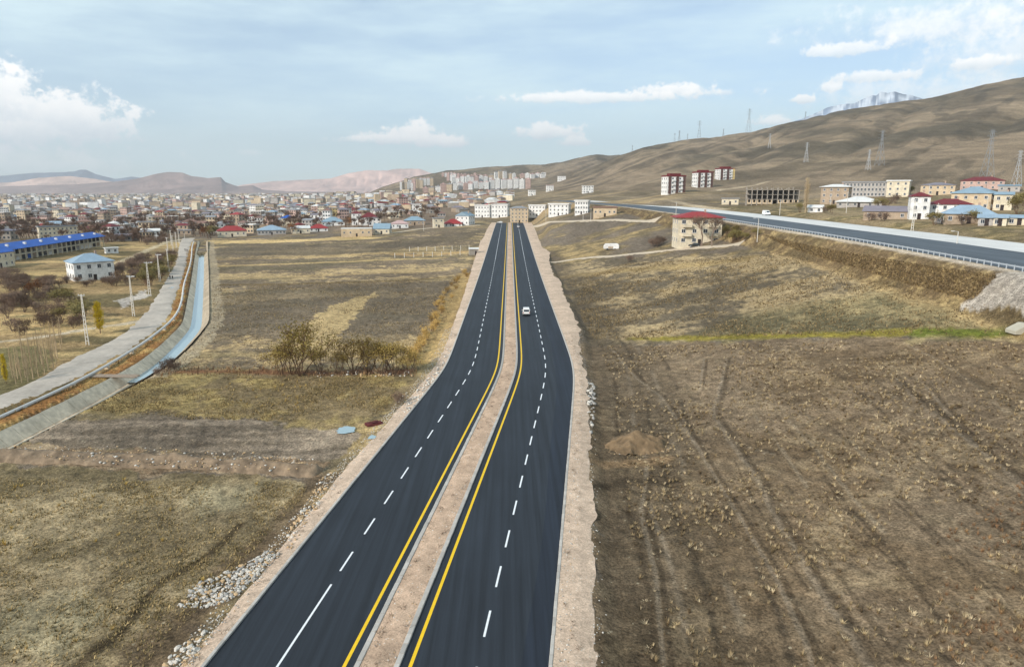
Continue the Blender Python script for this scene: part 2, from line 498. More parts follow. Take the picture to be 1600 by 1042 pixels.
def ground_colour(x, y, z):
    n = len(x)
    big = fbm(x / 60, y / 60, 31, 4); mid = fbm(x / 14, y / 14, 32, 4); sm = fbm(x / 3.2, y / 3.2, 33, 4); fine = fbm(x / .8, y / .8, 34, 3)
    strk = fbm(x / 9 + y / 60, y / 2.2, 35, 4)            # patches drawn out along the rows
    soil = lin(112, 100, 86); soil2 = lin(92, 80, 66); straw = lin(178, 152, 106); olive = lin(114, 100, 72); pale = lin(150, 136, 112); gold = lin(186, 152, 92)
    def mix(a, b, w): return a * (1 - w[:, None]) + b * w[:, None]
    c = mix(np.tile(soil, (n, 1)), olive, sstep(.42, .66, mid) * .8)
    # dry grass in drifts
    c = mix(c, straw, sstep(.50, .70, mid * .45 + sm * .3 + strk * .25) * .75)
    off = x - median_x(y)
    jit = (sm - .5) * 5 + (mid - .5) * 8
    jx, jy = x + jit, y + (fbm(x / 5 + 50, y / 5, 36, 3) - .5) * 6
    def area(poly, w, col, soft=None):
        nonlocal c
        xs = [q[0] for q in poly]; ys = [q[1] for q in poly]
        m = (jx > min(xs)) & (jx < max(xs)) & (jy > min(ys)) & (jy < max(ys))
        if not m.any(): return
        ins = inpoly(jx[m], jy[m], poly)
        ww = np.zeros(n); idx = np.where(m)[0][ins]
        ww[idx] = (w[idx] if isinstance(w, np.ndarray) else w)
        c = mix(c, col, np.clip(ww, 0, 1))
    def stroke(pts, width, col, w=1.0, soft=.5, rag=1.0):
        nonlocal c
        xs = [q[0] for q in pts]; ys = [q[1] for q in pts]
        M = width + 8
        m = (x > min(xs) - M) & (x < max(xs) + M) & (y > min(ys) - M) & (y < max(ys) + M)
        if not m.any(): return
        d, _ = pdist(x[m], y[m], pts)
        d = d + (sm[m] - .5) * width * 1.6 * rag + (fine[m] - .5) * width * .6 * rag
        ww = np.zeros(n); ww[m] = (1 - sstep(width * (1 - soft), width * (1 + soft), d)) * w
        c = mix(c, col, ww)
    # ---- right-hand fields
    rt = (off > 13) & (y < 330) & (x < hw_x(y) + 2)
    lower = P((905, 534), (1250, 527), (1640, 517), (1900, 560), (1900, 1500), (880, 1500), (920, 700))
    w_low = .75 + .25 * mid
    lowc = mix(np.tile(lin(128, 109, 86), (n, 1)), lin(94, 76, 57), sstep(.40, .70, mid * .6 + strk * .4) * .75)
    lowc = mix(lowc, lin(154, 134, 106), sstep(.56, .72, sm) * .5)
    area(lower, w_low, lowc)
    upper = P((900, 532), (1250, 525), (1640, 515), (1560, 480), (1230, 385), (1000, 402), (880, 410))
    upc = mix(np.tile(lin(104, 92, 74), (n, 1)), lin(170, 148, 112), sstep(.46, .58, mid * .36 + strk * .2 + sm * .26 + fine * .18))
    upc = mix(upc, lin(98, 94, 60), sstep(.55, .7, big) * .5)
    area(upper, .92, upc)
    stroke(P((985, 529), (1150, 527), (1300, 523), (1420, 519), (1590, 517)), 1.5, lin(140, 126, 52), .85)
    stroke(P((1440, 520), (1500, 519), (1570, 517)), 1.6, lin(88, 100, 40), .8)
    stroke(P((1225, 384), (1290, 398), (1350, 420), (1430, 452), (1500, 474), (1560, 492)), 3.2, lin(186, 158, 112), .7)
    stroke(P((890, 432), (960, 424), (1060, 416), (1160, 406)), 4, lin(172, 146, 98), .6)
    # bare worked strip beside the new road, wheel tracks in it
    side = sstep(13.5, 16.5, off) * (1 - sstep(22, 32, off + (mid - .5) * 10)) * (x > 0) * (1 - sstep(150, 330, y))
    side = np.where((off > 0) & (y < 330), sstep(13.5, 16.5, off) * (1 - sstep(21, 31, off + (mid - .5) * 10)), 0)
    c = mix(c, lin(86, 74, 58), side * .75 * (.6 + .4 * strk))
    for o_, w_, cc in ((20.5, .28, lin(128, 114, 96)), (22.6, .28, lin(70, 60, 47)), (24.6, .35, lin(122, 108, 90)), (27.5, .3, lin(72, 62, 50)), (18.2, .3, lin(70, 58, 44))):
        tr = np.exp(-((off + (fbm(y / 14, x * 0, 41, 2) - .5) * 2.2 - o_) / w_) ** 2) * ((y > 38) & (y < 150)) * sstep(.3, .6, fbm(y / 6, x / 40 + o_, 42, 2))
        c = mix(c, cc, tr * .7)
    tyre = lin(72, 60, 46)
    for pts in ([(1135, 590), (1122, 645), (1150, 690), (1190, 745), (1230, 820), (1280, 900), (1340, 985), (1385, 1060)],
                [(1105, 560), (1098, 610)], [(1140, 560), (1132, 600)],
                [(1065, 640), (1110, 720), (1170, 815), (1225, 905), (1270, 1000), (1290, 1060)],
                [(1395, 580), (1455, 640), (1540, 700), (1620, 760)], [(1465, 640), (1560, 720)], [(1150, 690), (1215, 708)], [(1450, 600), (1545, 705), (1640, 790)],
                [(960, 545), (1000, 590), (1040, 620), (1090, 690)], [(1020, 720), (1010, 800), (1035, 900), (1050, 1040)]):
        w_ = .40 if pts[0] == (1135, 590) else .22
        stroke([(a_ - .55, b_) for a_, b_ in P(*pts)], w_ * .9, lin(134, 120, 102), .5, .4, .5)
        stroke(P(*pts), w_, tyre, .6, .3, .6)
    base_l = P((1150, 690), (1190, 745), (1230, 820), (1280, 900), (1340, 985), (1385, 1060))
    rl = random.Random(3)
    for k_ in range(26):
        sh = rl.uniform(-22, 34); sy = rl.uniform(-6, 10)
        a0 = rl.randrange(0, 3); a1 = rl.randrange(a0 + 2, len(base_l) + 1)
        stroke([(a_ + sh, b_ + sy + abs(sh) * .6) for a_, b_ in base_l[a0:a1]], rl.uniform(.12, .26), tyre if rl.random() < .7 else lin(146, 130, 108), rl.uniform(.3, .6), .4, .7)
    stroke(P((930, 760), (985, 748), (1060, 752)), .7, lin(58, 48, 36), .7)
    stroke(P((940, 726), (1000, 722), (1040, 716)), 1.0, lin(140, 114, 84), .7)
    # bank under the second road
    sbk = x - hw_x(y)
    bank = sstep(-11, -9, sbk + (sm - .5) * 2) * (1 - sstep(-3.0, -1.8, sbk + (sm - .5) * 1.5)) * (y < 520) * (y > 0)
    bk = mix(np.tile(lin(104, 86, 62), (n, 1)), lin(154, 132, 92), sstep(.5, .66, sm * .6 + fine * .4))
    bk = mix(bk, lin(78, 68, 48), sstep(.56, .7, mid) * .6)
    c = mix(c, bk, bank * .92)
    shoulder = sstep(-3.2, -2.0, sbk + (sm - .5) * 1.2) * (1 - sstep(0, 1, sbk)) * (y < 540) * (y > 0)
    c = mix(c, lin(196, 178, 156), shoulder * .9)
    chute = P((1512, 462), (1560, 432), (1640, 416), (1700, 430), (1660, 470), (1590, 462), (1540, 470))
    area(chute, np.clip(.55 + sm * .5, 0, 1), lin(176, 166, 154))
    # ---- village shelf and hill
    vil = (x > hw_x(y) + 38) & (y > 60) & (y < 420)
    vc = mix(np.tile(lin(140, 122, 92), (n, 1)), lin(104, 94, 66), sstep(.45, .62, mid))
    vc = mix(vc, lin(176, 152, 110), sstep(.55, .68, sm * .5 + mid * .5) * .7)
    c = mix(c, vc, np.where(vil, .9, 0) * (1 - sstep(26, 34, z)))
    hill = sstep(20, 30, z) * sstep(330, 450, y) + sstep(27, 36, z) * (y < 400)
    hb = fbm(x / 240, y / 240, 51, 5); hs = fbm((x * .8 - y * .6) / 60, (x * .6 + y * .8) / 220, 52, 5)
    hc = mix(np.tile(lin(134, 117, 96), (n, 1)), lin(108, 95, 77), sstep(.46, .62, hb))
    hc = mix(hc, lin(146, 128, 104), sstep(.54, .68, hs) * .6)
    hc = mix(hc, lin(88, 80, 66), sstep(.56, .68, fbm(x / 120 + 9, y / 300, 53, 5)) * .8)
    hc = mix(hc, lin(80, 72, 60), sstep(.55, .66, fbm((x * .8 - y * .6) / 26, (x * .6 + y * .8) / 160, 57, 5)) * .6)
    c = mix(c, hc, np.clip(hill, 0, 1))
    for pts in ([(1000, 308), (1060, 305), (1100, 302), (1130, 296), (1200, 284)], [(1060, 312), (1010, 300)], [(830, 306), (900, 306), (1000, 309), (1060, 316), (1130, 328)], [(700, 306), (800, 303), (840, 306)]):
        stroke(P(*pts), 3.0, lin(190, 170, 142), .8, .6, .6)
    # ---- middle distance behind the new road
    midd = (y > 430) & (z < 30) & (x > -60)
    mc = mix(np.tile(lin(132, 116, 94), (n, 1)), lin(106, 94, 74), sstep(.44, .6, fbm(x / 60, y / 25, 54, 4)))
    mc = mix(mc, lin(170, 146, 108), sstep(.55, .66, fbm(x / 90, y / 16, 55, 4)) * .7)
    c = mix(c, mc, np.where(midd, .85, 0) * sstep(430, 520, y))
    # ---- left fields
    lf = P((330, 372), (480, 374), (600, 372), (740, 356), (770, 356), (735, 480), (705, 545), (640, 590), (420, 575), (250, 580), (318, 500), (324, 430))
    lc = mix(np.tile(lin(122, 106, 86), (n, 1)), lin(182, 156, 114), sstep(.47, .57, fbm(x / 50, y / 15, 61, 4) * .55 + sm * .28 + fine * .17))
    lc = mix(lc, lin(98, 90, 66), sstep(.52, .66, fbm(x / 30 + 7, y / 12, 62, 4)) * .55)
    area(lf, .92, lc)
    dark = lin(104, 92, 76)
    area(P((400, 381), (520, 384), (600, 380), (720, 364), (750, 361), (740, 372), (610, 392), (500, 400), (340, 398), (335, 388)), .75, dark)
    area(P((410, 455), (720, 438), (700, 480), (600, 545), (520, 535), (560, 470), (420, 520), (330, 540), (330, 460)), .7, dark)
    area(P((400, 560), (470, 520), (520, 478), (600, 455), (560, 500), (500, 545), (430, 575)), .75, lin(182, 156, 110))
    area(P((325, 376), (480, 374), (560, 368), (600, 372), (420, 380), (330, 381)), .9, lin(204, 174, 122))
    for v0, w0, cc, ww in ((412, 2.4, lin(196, 166, 114), .8), (432, 2.0, lin(180, 152, 106), .6), (402, 2.5, lin(170, 142, 96), .6)):
        stroke(P((335, v0 + 4), (430, v0 + 1), (560, v0 - 4), (690, v0 - 9)), w0, cc, ww)
    stroke(P((330, 445), (450, 444), (560, 441), (650, 437), (715, 432)), 1.6, lin(112, 92, 58), .9, .5, .6)
    stroke(P((618, 398), (660, 399), (735, 393)), 3, lin(190, 150, 92), .6)
    stroke(P((728, 428), (715, 462), (700, 490), (690, 520), (672, 548), (650, 566)), 3.0, gold, .55)
    f2 = P((120, 640), (230, 585), (420, 580), (640, 588), (655, 600), (610, 650), (560, 662), (300, 655))
    f2c = mix(np.tile(lin(128, 110, 80), (n, 1)), lin(164, 142, 92), sstep(.45, .62, sm * .5 + mid * .5))
    f2c = mix(f2c, lin(102, 90, 62), sstep(.55, .7, mid) * .6)
    area(f2, .92, f2c)
    stroke(P((250, 582), (420, 581), (540, 582), (640, 580)), 1.2, lin(120, 80, 56), .8)
    dirt = P((20, 690), (110, 656), (300, 655), (560, 664), (600, 670), (575, 690), (540, 715), (480, 718), (300, 704), (100, 700))
    dc = mix(np.tile(lin(142, 126, 108), (n, 1)), lin(112, 99, 84), sstep(.42, .62, fbm(x / 16, y / 1.6, 63, 4)))
    area(dirt, .95, dc)
    berm = P((-40, 702), (100, 700), (300, 705), (470, 716), (510, 722), (495, 742), (430, 744), (250, 738), (80, 724), (-40, 716))
    bc = mix(np.tile(lin(132, 110, 86), (n, 1)), lin(166, 144, 116), sstep(.5, .66, fine * .5 + sm * .5))
    area(berm, .95, bc)
    low = P((-200, 722), (80, 727), (250, 741), (430, 748), (490, 752), (440, 860), (300, 960), (180, 1120), (-400, 1120))
    l2 = mix(np.tile(lin(128, 112, 84), (n, 1)), lin(172, 152, 118), sstep(.44, .62, mid * .55 + sm * .45))
    l2 = mix(l2, lin(100, 88, 62), sstep(.52, .68, fbm(x / 9 + 3, y / 9, 64, 4)) * .65)
    l2 = mix(l2, lin(172, 160, 128), sstep(.62, .74, fbm(x / 11, y / 11, 65, 4)) * .5)
    area(low, .93, l2)
    stroke(P((125, 1035), (190, 985), (235, 925), (260, 905), (330, 865), (375, 820)), .45, lin(62, 50, 34), .85, .5, .6)
    stroke(P((215, 1040), (262, 985), (330, 930), (420, 850), (470, 790), (500, 752)), 1.8, lin(98, 80, 62), .7)
    for q in ((150, 470), (60, 520), (260, 560)):
        pass
    # ---- orchard side of the canal
    ocx = (x < -62) & (y < 440) & (y > 40)
    dcan, scan = pdist(x, y, CANAL) if n else (x, x)
    ocx = ocx & (scan < 0) & (dcan > 4)
    oc = mix(np.tile(lin(158, 132, 92), (n, 1)), lin(110, 96, 64), sstep(.45, .6, fbm(x / 22, y / 12, 71, 4)))
    oc = mix(oc, lin(198, 168, 116), sstep(.56, .68, fbm(x / 40, y / 14, 72, 4)) * .8)
    c = mix(c, oc, np.where(ocx, .9, 0))
    area(P((-60, 545), (60, 540), (75, 585), (30, 612), (-60, 640)), .8, lin(106, 100, 66))
    stroke(P((-40, 537), (40, 530), (100, 521), (150, 512), (230, 500)), 1.3, lin(186, 172, 150), .85)
    stroke(P((180, 414), (215, 398), (260, 378), (300, 372)), 2.0, lin(196, 178, 146), .8)
    area(P((185, 470), (225, 452), (228, 462), (190, 484)), .8, lin(190, 180, 170))
    stroke(P((0, 430), (60, 424), (110, 420)), 2.5, lin(186, 160, 112), .6)
    verge = np.where((scan < 0) & (dcan > 3.2) & (dcan < 6.2) & (y < 420) & (y > 40), 1.0, 0) * (x < -40)
    c = mix(c, mix(np.tile(lin(150, 104, 58), (n, 1)), lin(176, 140, 84), sstep(.45, .6, sm)), verge * .85)
    vr = np.where((scan > 0) & (dcan > 3.0) & (dcan < 5.6 + sm * 2) & (y < 440) & (y > 112), 1.0, 0) * (x < -40)
    c = mix(c, lin(168, 152, 126), vr * .7)
    # ---- town ground
    tw = (y > 440) & (x < -40)
    tcx = mix(np.tile(lin(126, 108, 90), (n, 1)), lin(150, 128, 104), sstep(.45, .6, fbm(x / 70, y / 70, 81, 4)))
    c = mix(c, tcx, np.where(tw, 1, 0) * sstep(450, 560, y) * (1 - np.clip(hill, 0, 1)))
    # ---- new road's gravel shoulders blend
    return np.clip(c * (0.86 + .28 * fine[:, None]), 0, 1)

def ground_material():
    m = bpy.data.materials.new('dry_field_soil'); m.use_nodes = True
    T = NT(m.node_tree); b = T.n['Principled BSDF']
    b.inputs['Roughness'].default_value = 0.95
    b.inputs['Specular IOR Level'].default_value = 0.12
    g = T.new('ShaderNodeNewGeometry'); vec = g.outputs['Position']
    a = T.new('ShaderNodeAttribute', attribute_name='tint')
    n1 = T.noise(vec, 4.5, 5, .72); n2 = T.noise(vec, 0.9, 5, .68); n3 = T.noise(vec, 0.16, 4, .6)
    mp = T.new('ShaderNodeMapping'); T.l.new(vec, mp.inputs[0]); mp.inputs['Rotation'].default_value = (0, 0, R(37)); mp.inputs['Scale'].default_value = (1.0, .28, .5)
    n4 = T.noise(mp.outputs[0], 0.035, 6, .68)               # runnels of the hillside
    k = T.m('MULTIPLY', T.rng(n1, .34, .66, .42, 1.58, False), T.m('MULTIPLY', T.rng(n2, .34, .66, .62, 1.38, False), T.m('MULTIPLY', T.rng(n3, .3, .7, .86, 1.14, False), T.rng(n4, .34, .66, .70, 1.30, False))))  # finest noise also darkens the tint, painting small shadow speckle into the soil
    col = T.mix(1.0, a.outputs['Color'], T_rgb(T, k), 'MULTIPLY')
    # scattered dead stalks and clods
    vo = T.new('ShaderNodeTexVoronoi'); T.l.new(vec, vo.inputs['Vector']); vo.inputs['Scale'].default_value = 1.3
    spk = T.m('MULTIPLY', T.m('LESS_THAN', vo.outputs['Distance'], 0.16), T.rng(n2, .5, .62, 0, .55))
    col = T.mix(spk, col, (.52, .44, .30, 1))
    T.l.new(col, b.inputs['Base Color'])
    bn = T.new('ShaderNodeBump'); bn.inputs['Strength'].default_value = .9; bn.inputs['Distance'].default_value = .3
    T.l.new(T.m('ADD', T.m('ADD', n2, T.m('MULTIPLY', n1, .5)), T.m('MULTIPLY', n4, 4.0)), bn.inputs['Height'])
    T.l.new(bn.outputs[0], b.inputs['Normal'])
    return m

def build_ground():
    fine = np.linspace(R(-43), R(47), 860)
    coarse = np.linspace(R(47), R(360 - 43), 74)[1:-1]
    az = np.concatenate([fine, coarse])
    rad = np.concatenate([[2, 8, 16, 24], np.geomspace(30, 420, 330), np.geomspace(424, 3600, 250), np.geomspace(3700, 14000, 22)])
    A, Rr = np.meshgrid(az, rad)
    x = (np.sin(A) * Rr).ravel(); y = (np.cos(A) * Rr).ravel()
    z = terrain(x, y)
    c = ground_colour(x, y, z)
    # furrows and clods as real relief close by, heap and berm included
    off = np.abs(x - median_x(y))
    free = sstep(15, 19, off) * (y < 420) * (1 - ((x > hw_x(y) - 3) & (x < hw_x(y) + 42)))
    z = z + free * (.22 * (fbm(x / 1.6, y / 1.6, 91, 3) - .5) + .14 * (vnoise(x / .7, y / .7, 92) - .5))
    na, nr = len(az), len(rad)
    i = np.arange(nr - 1)[:, None] * na; j = np.arange(na)[None, :]; j2 = (j + 1) % na
    F = np.stack([(i + j), (i + j2), (i + na + j2), (i + na + j)], -1).reshape(-1, 4)
    me = np_mesh('ground', np.stack([x, y, z], 1), F[:, ::-1], ground_material(), c, smooth=True)
    o = link('ground', me)
    tag(o, 'dry winter fields, worked soil and bare hillside', None, None, 'structure')
build_ground()

# ------------------------------------------------------------------ ribbons along a line
def ribbon(pts, o0, o1, z, mb=None, m=0, zadd=0.0):
    """flat strip between two sideways offsets of a line; z is a number or a function of y"""
    mb = mb or MB()
    Pn = np.array(pts, float)
    d = np.gradient(Pn, axis=0); d /= np.linalg.norm(d, axis=1)[:, None] + 1e-9
    nx, ny = d[:, 1], -d[:, 0]
    def zz(k, q): return (z(q) if callable(z) else (z[k] if hasattr(z, '__len__') else z)) + zadd
    f0 = o0 if callable(o0) else (lambda y: o0); f1 = o1 if callable(o1) else (lambda y: o1)
    for k in range(len(Pn) - 1):
        q = []
        for kk, ff in ((k, f0), (k, f1), (k + 1, f1), (k + 1, f0)):
            oo = ff(Pn[kk][1])
            q.append((Pn[kk][0] + nx[kk] * oo, Pn[kk][1] + ny[kk] * oo, zz(kk, Pn[kk])))
        mb.quad(q[0], q[1], q[2], q[3], m)
    return mb

ys = np.concatenate([np.arange(-20, 100, 3.0), np.arange(100, 140, 1.5), np.arange(140, 578, 6.0)])
MED = np.stack([median_x(ys), ys], 1)
rz = lambda q: float(road_z(q[1]))
def ml(y0, y1, step=1.5):
    q = np.linspace(y0, y1, max(2, int(abs(y1 - y0) / step) + 1)); return np.stack([median_x(q), q], 1)

def asphalt_material(name, rgb, seam=6.4):
    m = bpy.data.materials.new(name); m.use_nodes = True
    T = NT(m.node_tree); b = T.n['Principled BSDF']
    b.inputs['Roughness'].default_value = .72; b.inputs['Specular IOR Level'].default_value = .35
    g = T.new('ShaderNodeNewGeometry'); vec = g.outputs['Position']
    n1 = T.noise(vec, 14, 3, .7); n3 = T.noise(vec, .12, 3, .6)
    mp = T.new('ShaderNodeMapping'); T.l.new(vec, mp.inputs[0]); mp.inputs['Scale'].default_value = (1.1, .022, 1); mp.inputs['Rotation'].default_value = (0, 0, R(3))
    n2 = T.noise(mp.outputs[0], 1.6, 4, .6)                  # paver passes and tyre polish along the road
    k = T.m('MULTIPLY', T.rng(n1, .25, .75, .86, 1.14, False), T.m('MULTIPLY', T.rng(n2, .34, .66, .70, 1.36, False), T.rng(n3, .3, .7, .9, 1.1, False)))
    col = T.mix(1.0, (*[float(q) for q in rgb], 1), T_rgb(T, k), 'MULTIPLY')
    T.l.new(col, b.inputs['Base Color'])
    bn = T.new('ShaderNodeBump'); bn.inputs['Strength'].default_value = .3; bn.inputs['Distance'].default_value = .01
    T.l.new(n1, bn.inputs['Height']); T.l.new(bn.outputs[0], b.inputs['Normal'])
    return m
M_ASPH = asphalt_material('fresh_asphalt', lin(37, 42, 49))
M_ASPH3 = asphalt_material('freshest_asphalt', lin(30, 36, 46))
M_ASPH2 = asphalt_material('older_asphalt', lin(78, 85, 92))
M_WHITE = mat('white_road_paint', lin(226, 228, 230), .6, .06, 6)
M_YEL = mat('yellow_road_paint', lin(232, 188, 30), .6, .10, 3)
M_KERB = mat('kerb_concrete', lin(180, 174, 166), .85, .12, 2.5, .2)
def gravel_material(name, rgb):
    m = bpy.data.materials.new(name); m.use_nodes = True
    T = NT(m.node_tree); b = T.n['Principled BSDF']; b.inputs['Roughness'].default_value = .95; b.inputs['Specular IOR Level'].default_value = .1
    g = T.new('ShaderNodeNewGeometry'); vec = g.outputs['Position']
    n1 = T.noise(vec, 7, 4, .7); n2 = T.noise(vec, 1.1, 5, .7); n3 = T.noise(vec, .18, 4, .6)
    k = T.m('MULTIPLY', T.rng(n1, .34, .66, .74, 1.26, False), T.m('MULTIPLY', T.rng(n2, .34, .66, .82, 1.18, False), T.rng(n3, .32, .68, .84, 1.16, False)))
    col = T.mix(1.0, (*[float(q) for q in rgb], 1), T_rgb(T, k), 'MULTIPLY')
    col = T.mix(T.rng(T.noise(vec, .5, 5, .7), (.56), .70, 0, .45), col, (*[float(q) for q in lin(128, 108, 88)], 1))
    vo = T.new('ShaderNodeTexVoronoi'); T.l.new(vec, vo.inputs['Vector']); vo.inputs['Scale'].default_value = 3.2
    spk = T.m('MULTIPLY', T.m('LESS_THAN', vo.outputs['Distance'], .2), T.rng(n2, .5, .6, 0, .7))
    col = T.mix(spk, col, (*[float(q) for q in lin(214, 204, 190)], 1))
    T.l.new(col, b.inputs['Base Color'])
    bn = T.new('ShaderNodeBump'); bn.inputs['Strength'].default_value = .9; bn.inputs['Distance'].default_value = .12
    T.l.new(T.m('ADD', n2, T.m('MULTIPLY', n1, .4)), bn.inputs['Height']); T.l.new(bn.outputs[0], b.inputs['Normal'])
    return m
M_SHLD = gravel_material('beige_gravel', lin(198, 174, 152))
M_MED = gravel_material('median_soil', lin(190, 162, 138))

def carriageway(sgn, label):
    road = build(ribbon(MED, 1.45 * sgn, 11.0 * sgn, rz), 'road', M_ASPH)
    if sgn > 0:
        build(ribbon(MED, lambda y: 9.3 - 1.2 * float(sstep(60, 120, y)) + .15 * math.sin(y / 7), 11.0, rz, zadd=.004), 'paving_strip', M_ASPH3, road)
    tag(road, label, None, None, 'structure')
    yl = build(ribbon(MED, 2.0 * sgn, 2.24 * sgn, rz, zadd=.006), 'edge_line', M_YEL, road)
    k = 0
    y = 36.4 if sgn > 0 else 49.3
    me = None
    while y < 300:
        y1 = y + 3.0
        build(ribbon(ml(y, y1, 1.0), 6.32 * sgn, 6.48 * sgn, rz, zadd=.006), 'lane_dash', M_WHITE, road)
        y += 6.03
    build(ribbon(ml(300, 575, 4), 6.34 * sgn, 6.46 * sgn, rz, zadd=.006), 'lane_line', M_WHITE, road)
    if sgn < 0:
        build(ribbon(ml(-15, 47.4, 3), 6.32 * sgn, 6.48 * sgn, rz, zadd=.006), 'lane_line', M_WHITE, road)
    return road
carriageway(1, 'black asphalt carriageway with a white car driving along it')
carriageway(-1, 'black asphalt carriageway on the canal side with no cars')
# faces wind differently for the two sides; make all face up
for o in list(COL.objects):
    if o.type == 'MESH' and o.name.split('.')[0] in ('road', 'edge_line', 'lane_dash', 'lane_line'):
        bm = bmesh.new(); bm.from_mesh(o.data)
        for f in bm.faces:
            if f.normal.z < 0: f.normal_flip()
        bm.to_mesh(o.data); bm.free()

def solid_strip(pts, o0, o1, z0, z1, mats, name, parent=None, ends=True):
    """a kerb-like solid along a line: top at z1, down to z0"""
    Pn = np.array(pts, float)
    d = np.gradient(Pn, axis=0); d /= np.linalg.norm(d, axis=1)[:, None] + 1e-9
    nx, ny = d[:, 1], -d[:, 0]
    V = []; F = []
    for k in range(len(Pn)):
        zr_ = float(road_z(Pn[k][1]))
        bev = min(.03, abs(o1 - o0) * .2) * (1 if o1 > o0 else -1)
        for oo, zz in ((o0, z0), (o0, z1 - .02), (o0 + bev, z1), (o1 - bev, z1), (o1, z1 - .02), (o1, z0)):
            V.append((Pn[k][0] + nx[k] * oo, Pn[k][1] + ny[k] * oo, zr_ + zz))
    for k in range(len(Pn) - 1):
        for i in range(5):
            a = k * 6 + i; F.append((a, a + 1, a + 7, a + 6))
    if ends:
        F.append(tuple(range(6))); F.append(tuple(len(V) - 1 - i for i in range(6)))
    me = bpy.data.meshes.new(name); me.from_pydata(V, [], F); me.materials.append(mats)
    bm = bmesh.new(); bm.from_mesh(me); bmesh.ops.recalc_face_normals(bm, faces=bm.faces); bm.to_mesh(me); bm.free()
    return link(name, me, parent)

for nm, o0, o1, lab in (('kerb', 11.0, 11.25, 'concrete kerb between asphalt and the gravel strip beside the worked field'),
                        ('kerb', -11.25, -11.0, 'concrete kerb between asphalt and the gravel strip on the canal side'),
                        ('kerb', 1.1, 1.45, 'concrete kerb of the median beside the carriageway with cars'),
                        ('kerb', -1.45, -1.1, 'concrete kerb of the median beside the empty carriageway')):
    run = solid_strip(ml(102, 575, 4), o0, o1, -.2, .14, M_KERB, nm)
    tag(run, lab, None, None, 'structure')
    y = 30.0
    while y < 101.5:
        dz = random.uniform(-.008, .012); do = random.uniform(-.012, .012)
        solid_strip(ml(y, y + .955, .955), o0 + do, o1 + do, -.2, .14 + dz, M_KERB, 'kerb_stone', run)
        y += 1.0

# median fill and side strips as slightly heaped soil
def soil_strip(name, f0, f1, z_in, z_mid, z_out, m, label, ymax=575, seed=1, rag=0.25):
    q = np.concatenate([np.arange(-20, 130, .8), np.arange(130, ymax, 3.0)])
    n = 9
    V = np.zeros((len(q), n, 3)); Pm = np.stack([median_x(q), q], 1)
    d = np.gradient(Pm, axis=0); d /= np.linalg.norm(d, axis=1)[:, None]
    for i in range(n):
        t = i / (n - 1)
        a, b = f0(q), f1(q)
        oo = a + (b - a) * t
        if i == n - 1: oo = oo + np.sign(b - a) * rag * (fbm(q / 2.2, q * 0 + seed, 95, 3) - .5) * 4
        zz = (z_in * (1 - 2 * t) + z_mid * 2 * t) if t < .5 else (z_mid * (2 - 2 * t) + z_out * (2 * t - 1))
        zz = zz + (0 if i in (0,) else .09 * (fbm(oo * 1.3 + seed * 9, q / .9, 96, 3) - .5))
        V[:, i, 0] = Pm[:, 0] + d[:, 1] * oo; V[:, i, 1] = Pm[:, 1] - d[:, 0] * oo; V[:, i, 2] = road_z(q) + zz
    k = np.arange(len(q) - 1)[:, None] * n + np.arange(n - 1)[None, :]
    F = np.stack([k, k + 1, k + n + 1, k + n], -1).reshape(-1, 4)
    me = np_mesh(name, V.reshape(-1, 3), F, m, smooth=True)
    bm = bmesh.new(); bm.from_mesh(me)
    for f in bm.faces:
        if f.normal.z < 0: f.normal_flip()
    bm.to_mesh(me); bm.free()
    return tag(link(name, me), label, None, None, 'structure')
K = lambda v: (lambda y: np.full_like(np.asarray(y, float), v))
soil_strip('median_strip', K(-1.1), K(1.1), .08, .16, .08, M_MED, 'pinkish bare soil median between the two carriageways', rag=0)
wR = lambda y: np.interp(y, [0, 40, 80, 117, 135, 148, 180, 207, 230, 245, 300, 340, 352, 420, 575], [14.4, 14.2, 13.6, 13.0, 13.8, 15.6, 16.0, 16.0, 17.4, 15.9, 17.0, 20.5, 17, 17.5, 22])
wL = lambda y: -np.interp(y, [0, 40, 70, 131, 180, 300, 575], [12.6, 12.5, 13.3, 12.9, 13.4, 15.5, 19])
soil_strip('gravel_strip', K(11.25), wR, .10, .10, -.12, M_SHLD, 'pinkish gravel strip beside the worked field', seed=3, rag=.32)
soil_strip('gravel_strip', K(-11.25), wL, .10, .06, -.10, M_SHLD, 'pinkish gravel strip on the canal side of the road', seed=5, rag=.14)

# ------------------------------------------------------------------ second road on the embankment
q = np.arange(20, 590, 5.0)
HW = np.stack([hw_x(q), q], 1)
hz = lambda p: float(hw_z(p[1]))
M_BASE = mat('pale_road_base', lin(206, 204, 200), .9, .07, 1.2, .2, var2=.10, scale2=.06, coord='World')
o = build(ribbon(HW, 0.6, 22.0, hz), 'road', M_ASPH2); tag(o, 'grey asphalt road on the embankment with a guardrail along its edge', None, None, 'structure')
o2 = build(ribbon(HW[18:], 22.0, 37.5, hz, zadd=.02), 'road', M_BASE); tag(o2, 'pale unpaved second lane of the embankment road below the village', None, None, 'structure')
o3 = build(ribbon(HW[:20], 25.5, 37.5, hz, zadd=.024), 'road', M_BASE); tag(o3, 'pale unpaved lane past the brown central strip of the embankment road', None, None, 'structure')
o4 = build(ribbon(HW[:20], 22.0, 25.5, hz, zadd=.05), 'median_strip', mat('brown_median', lin(140, 112, 90), .95, .2, 1.5, .5, coord='World')); tag(o4, 'brown soil strip between the asphalt and the pale lane', None, None, 'structure')
M_GALV = mat('galvanised_steel', lin(190, 196, 202), .45, .08, 3, spec=.5, metal=.3)
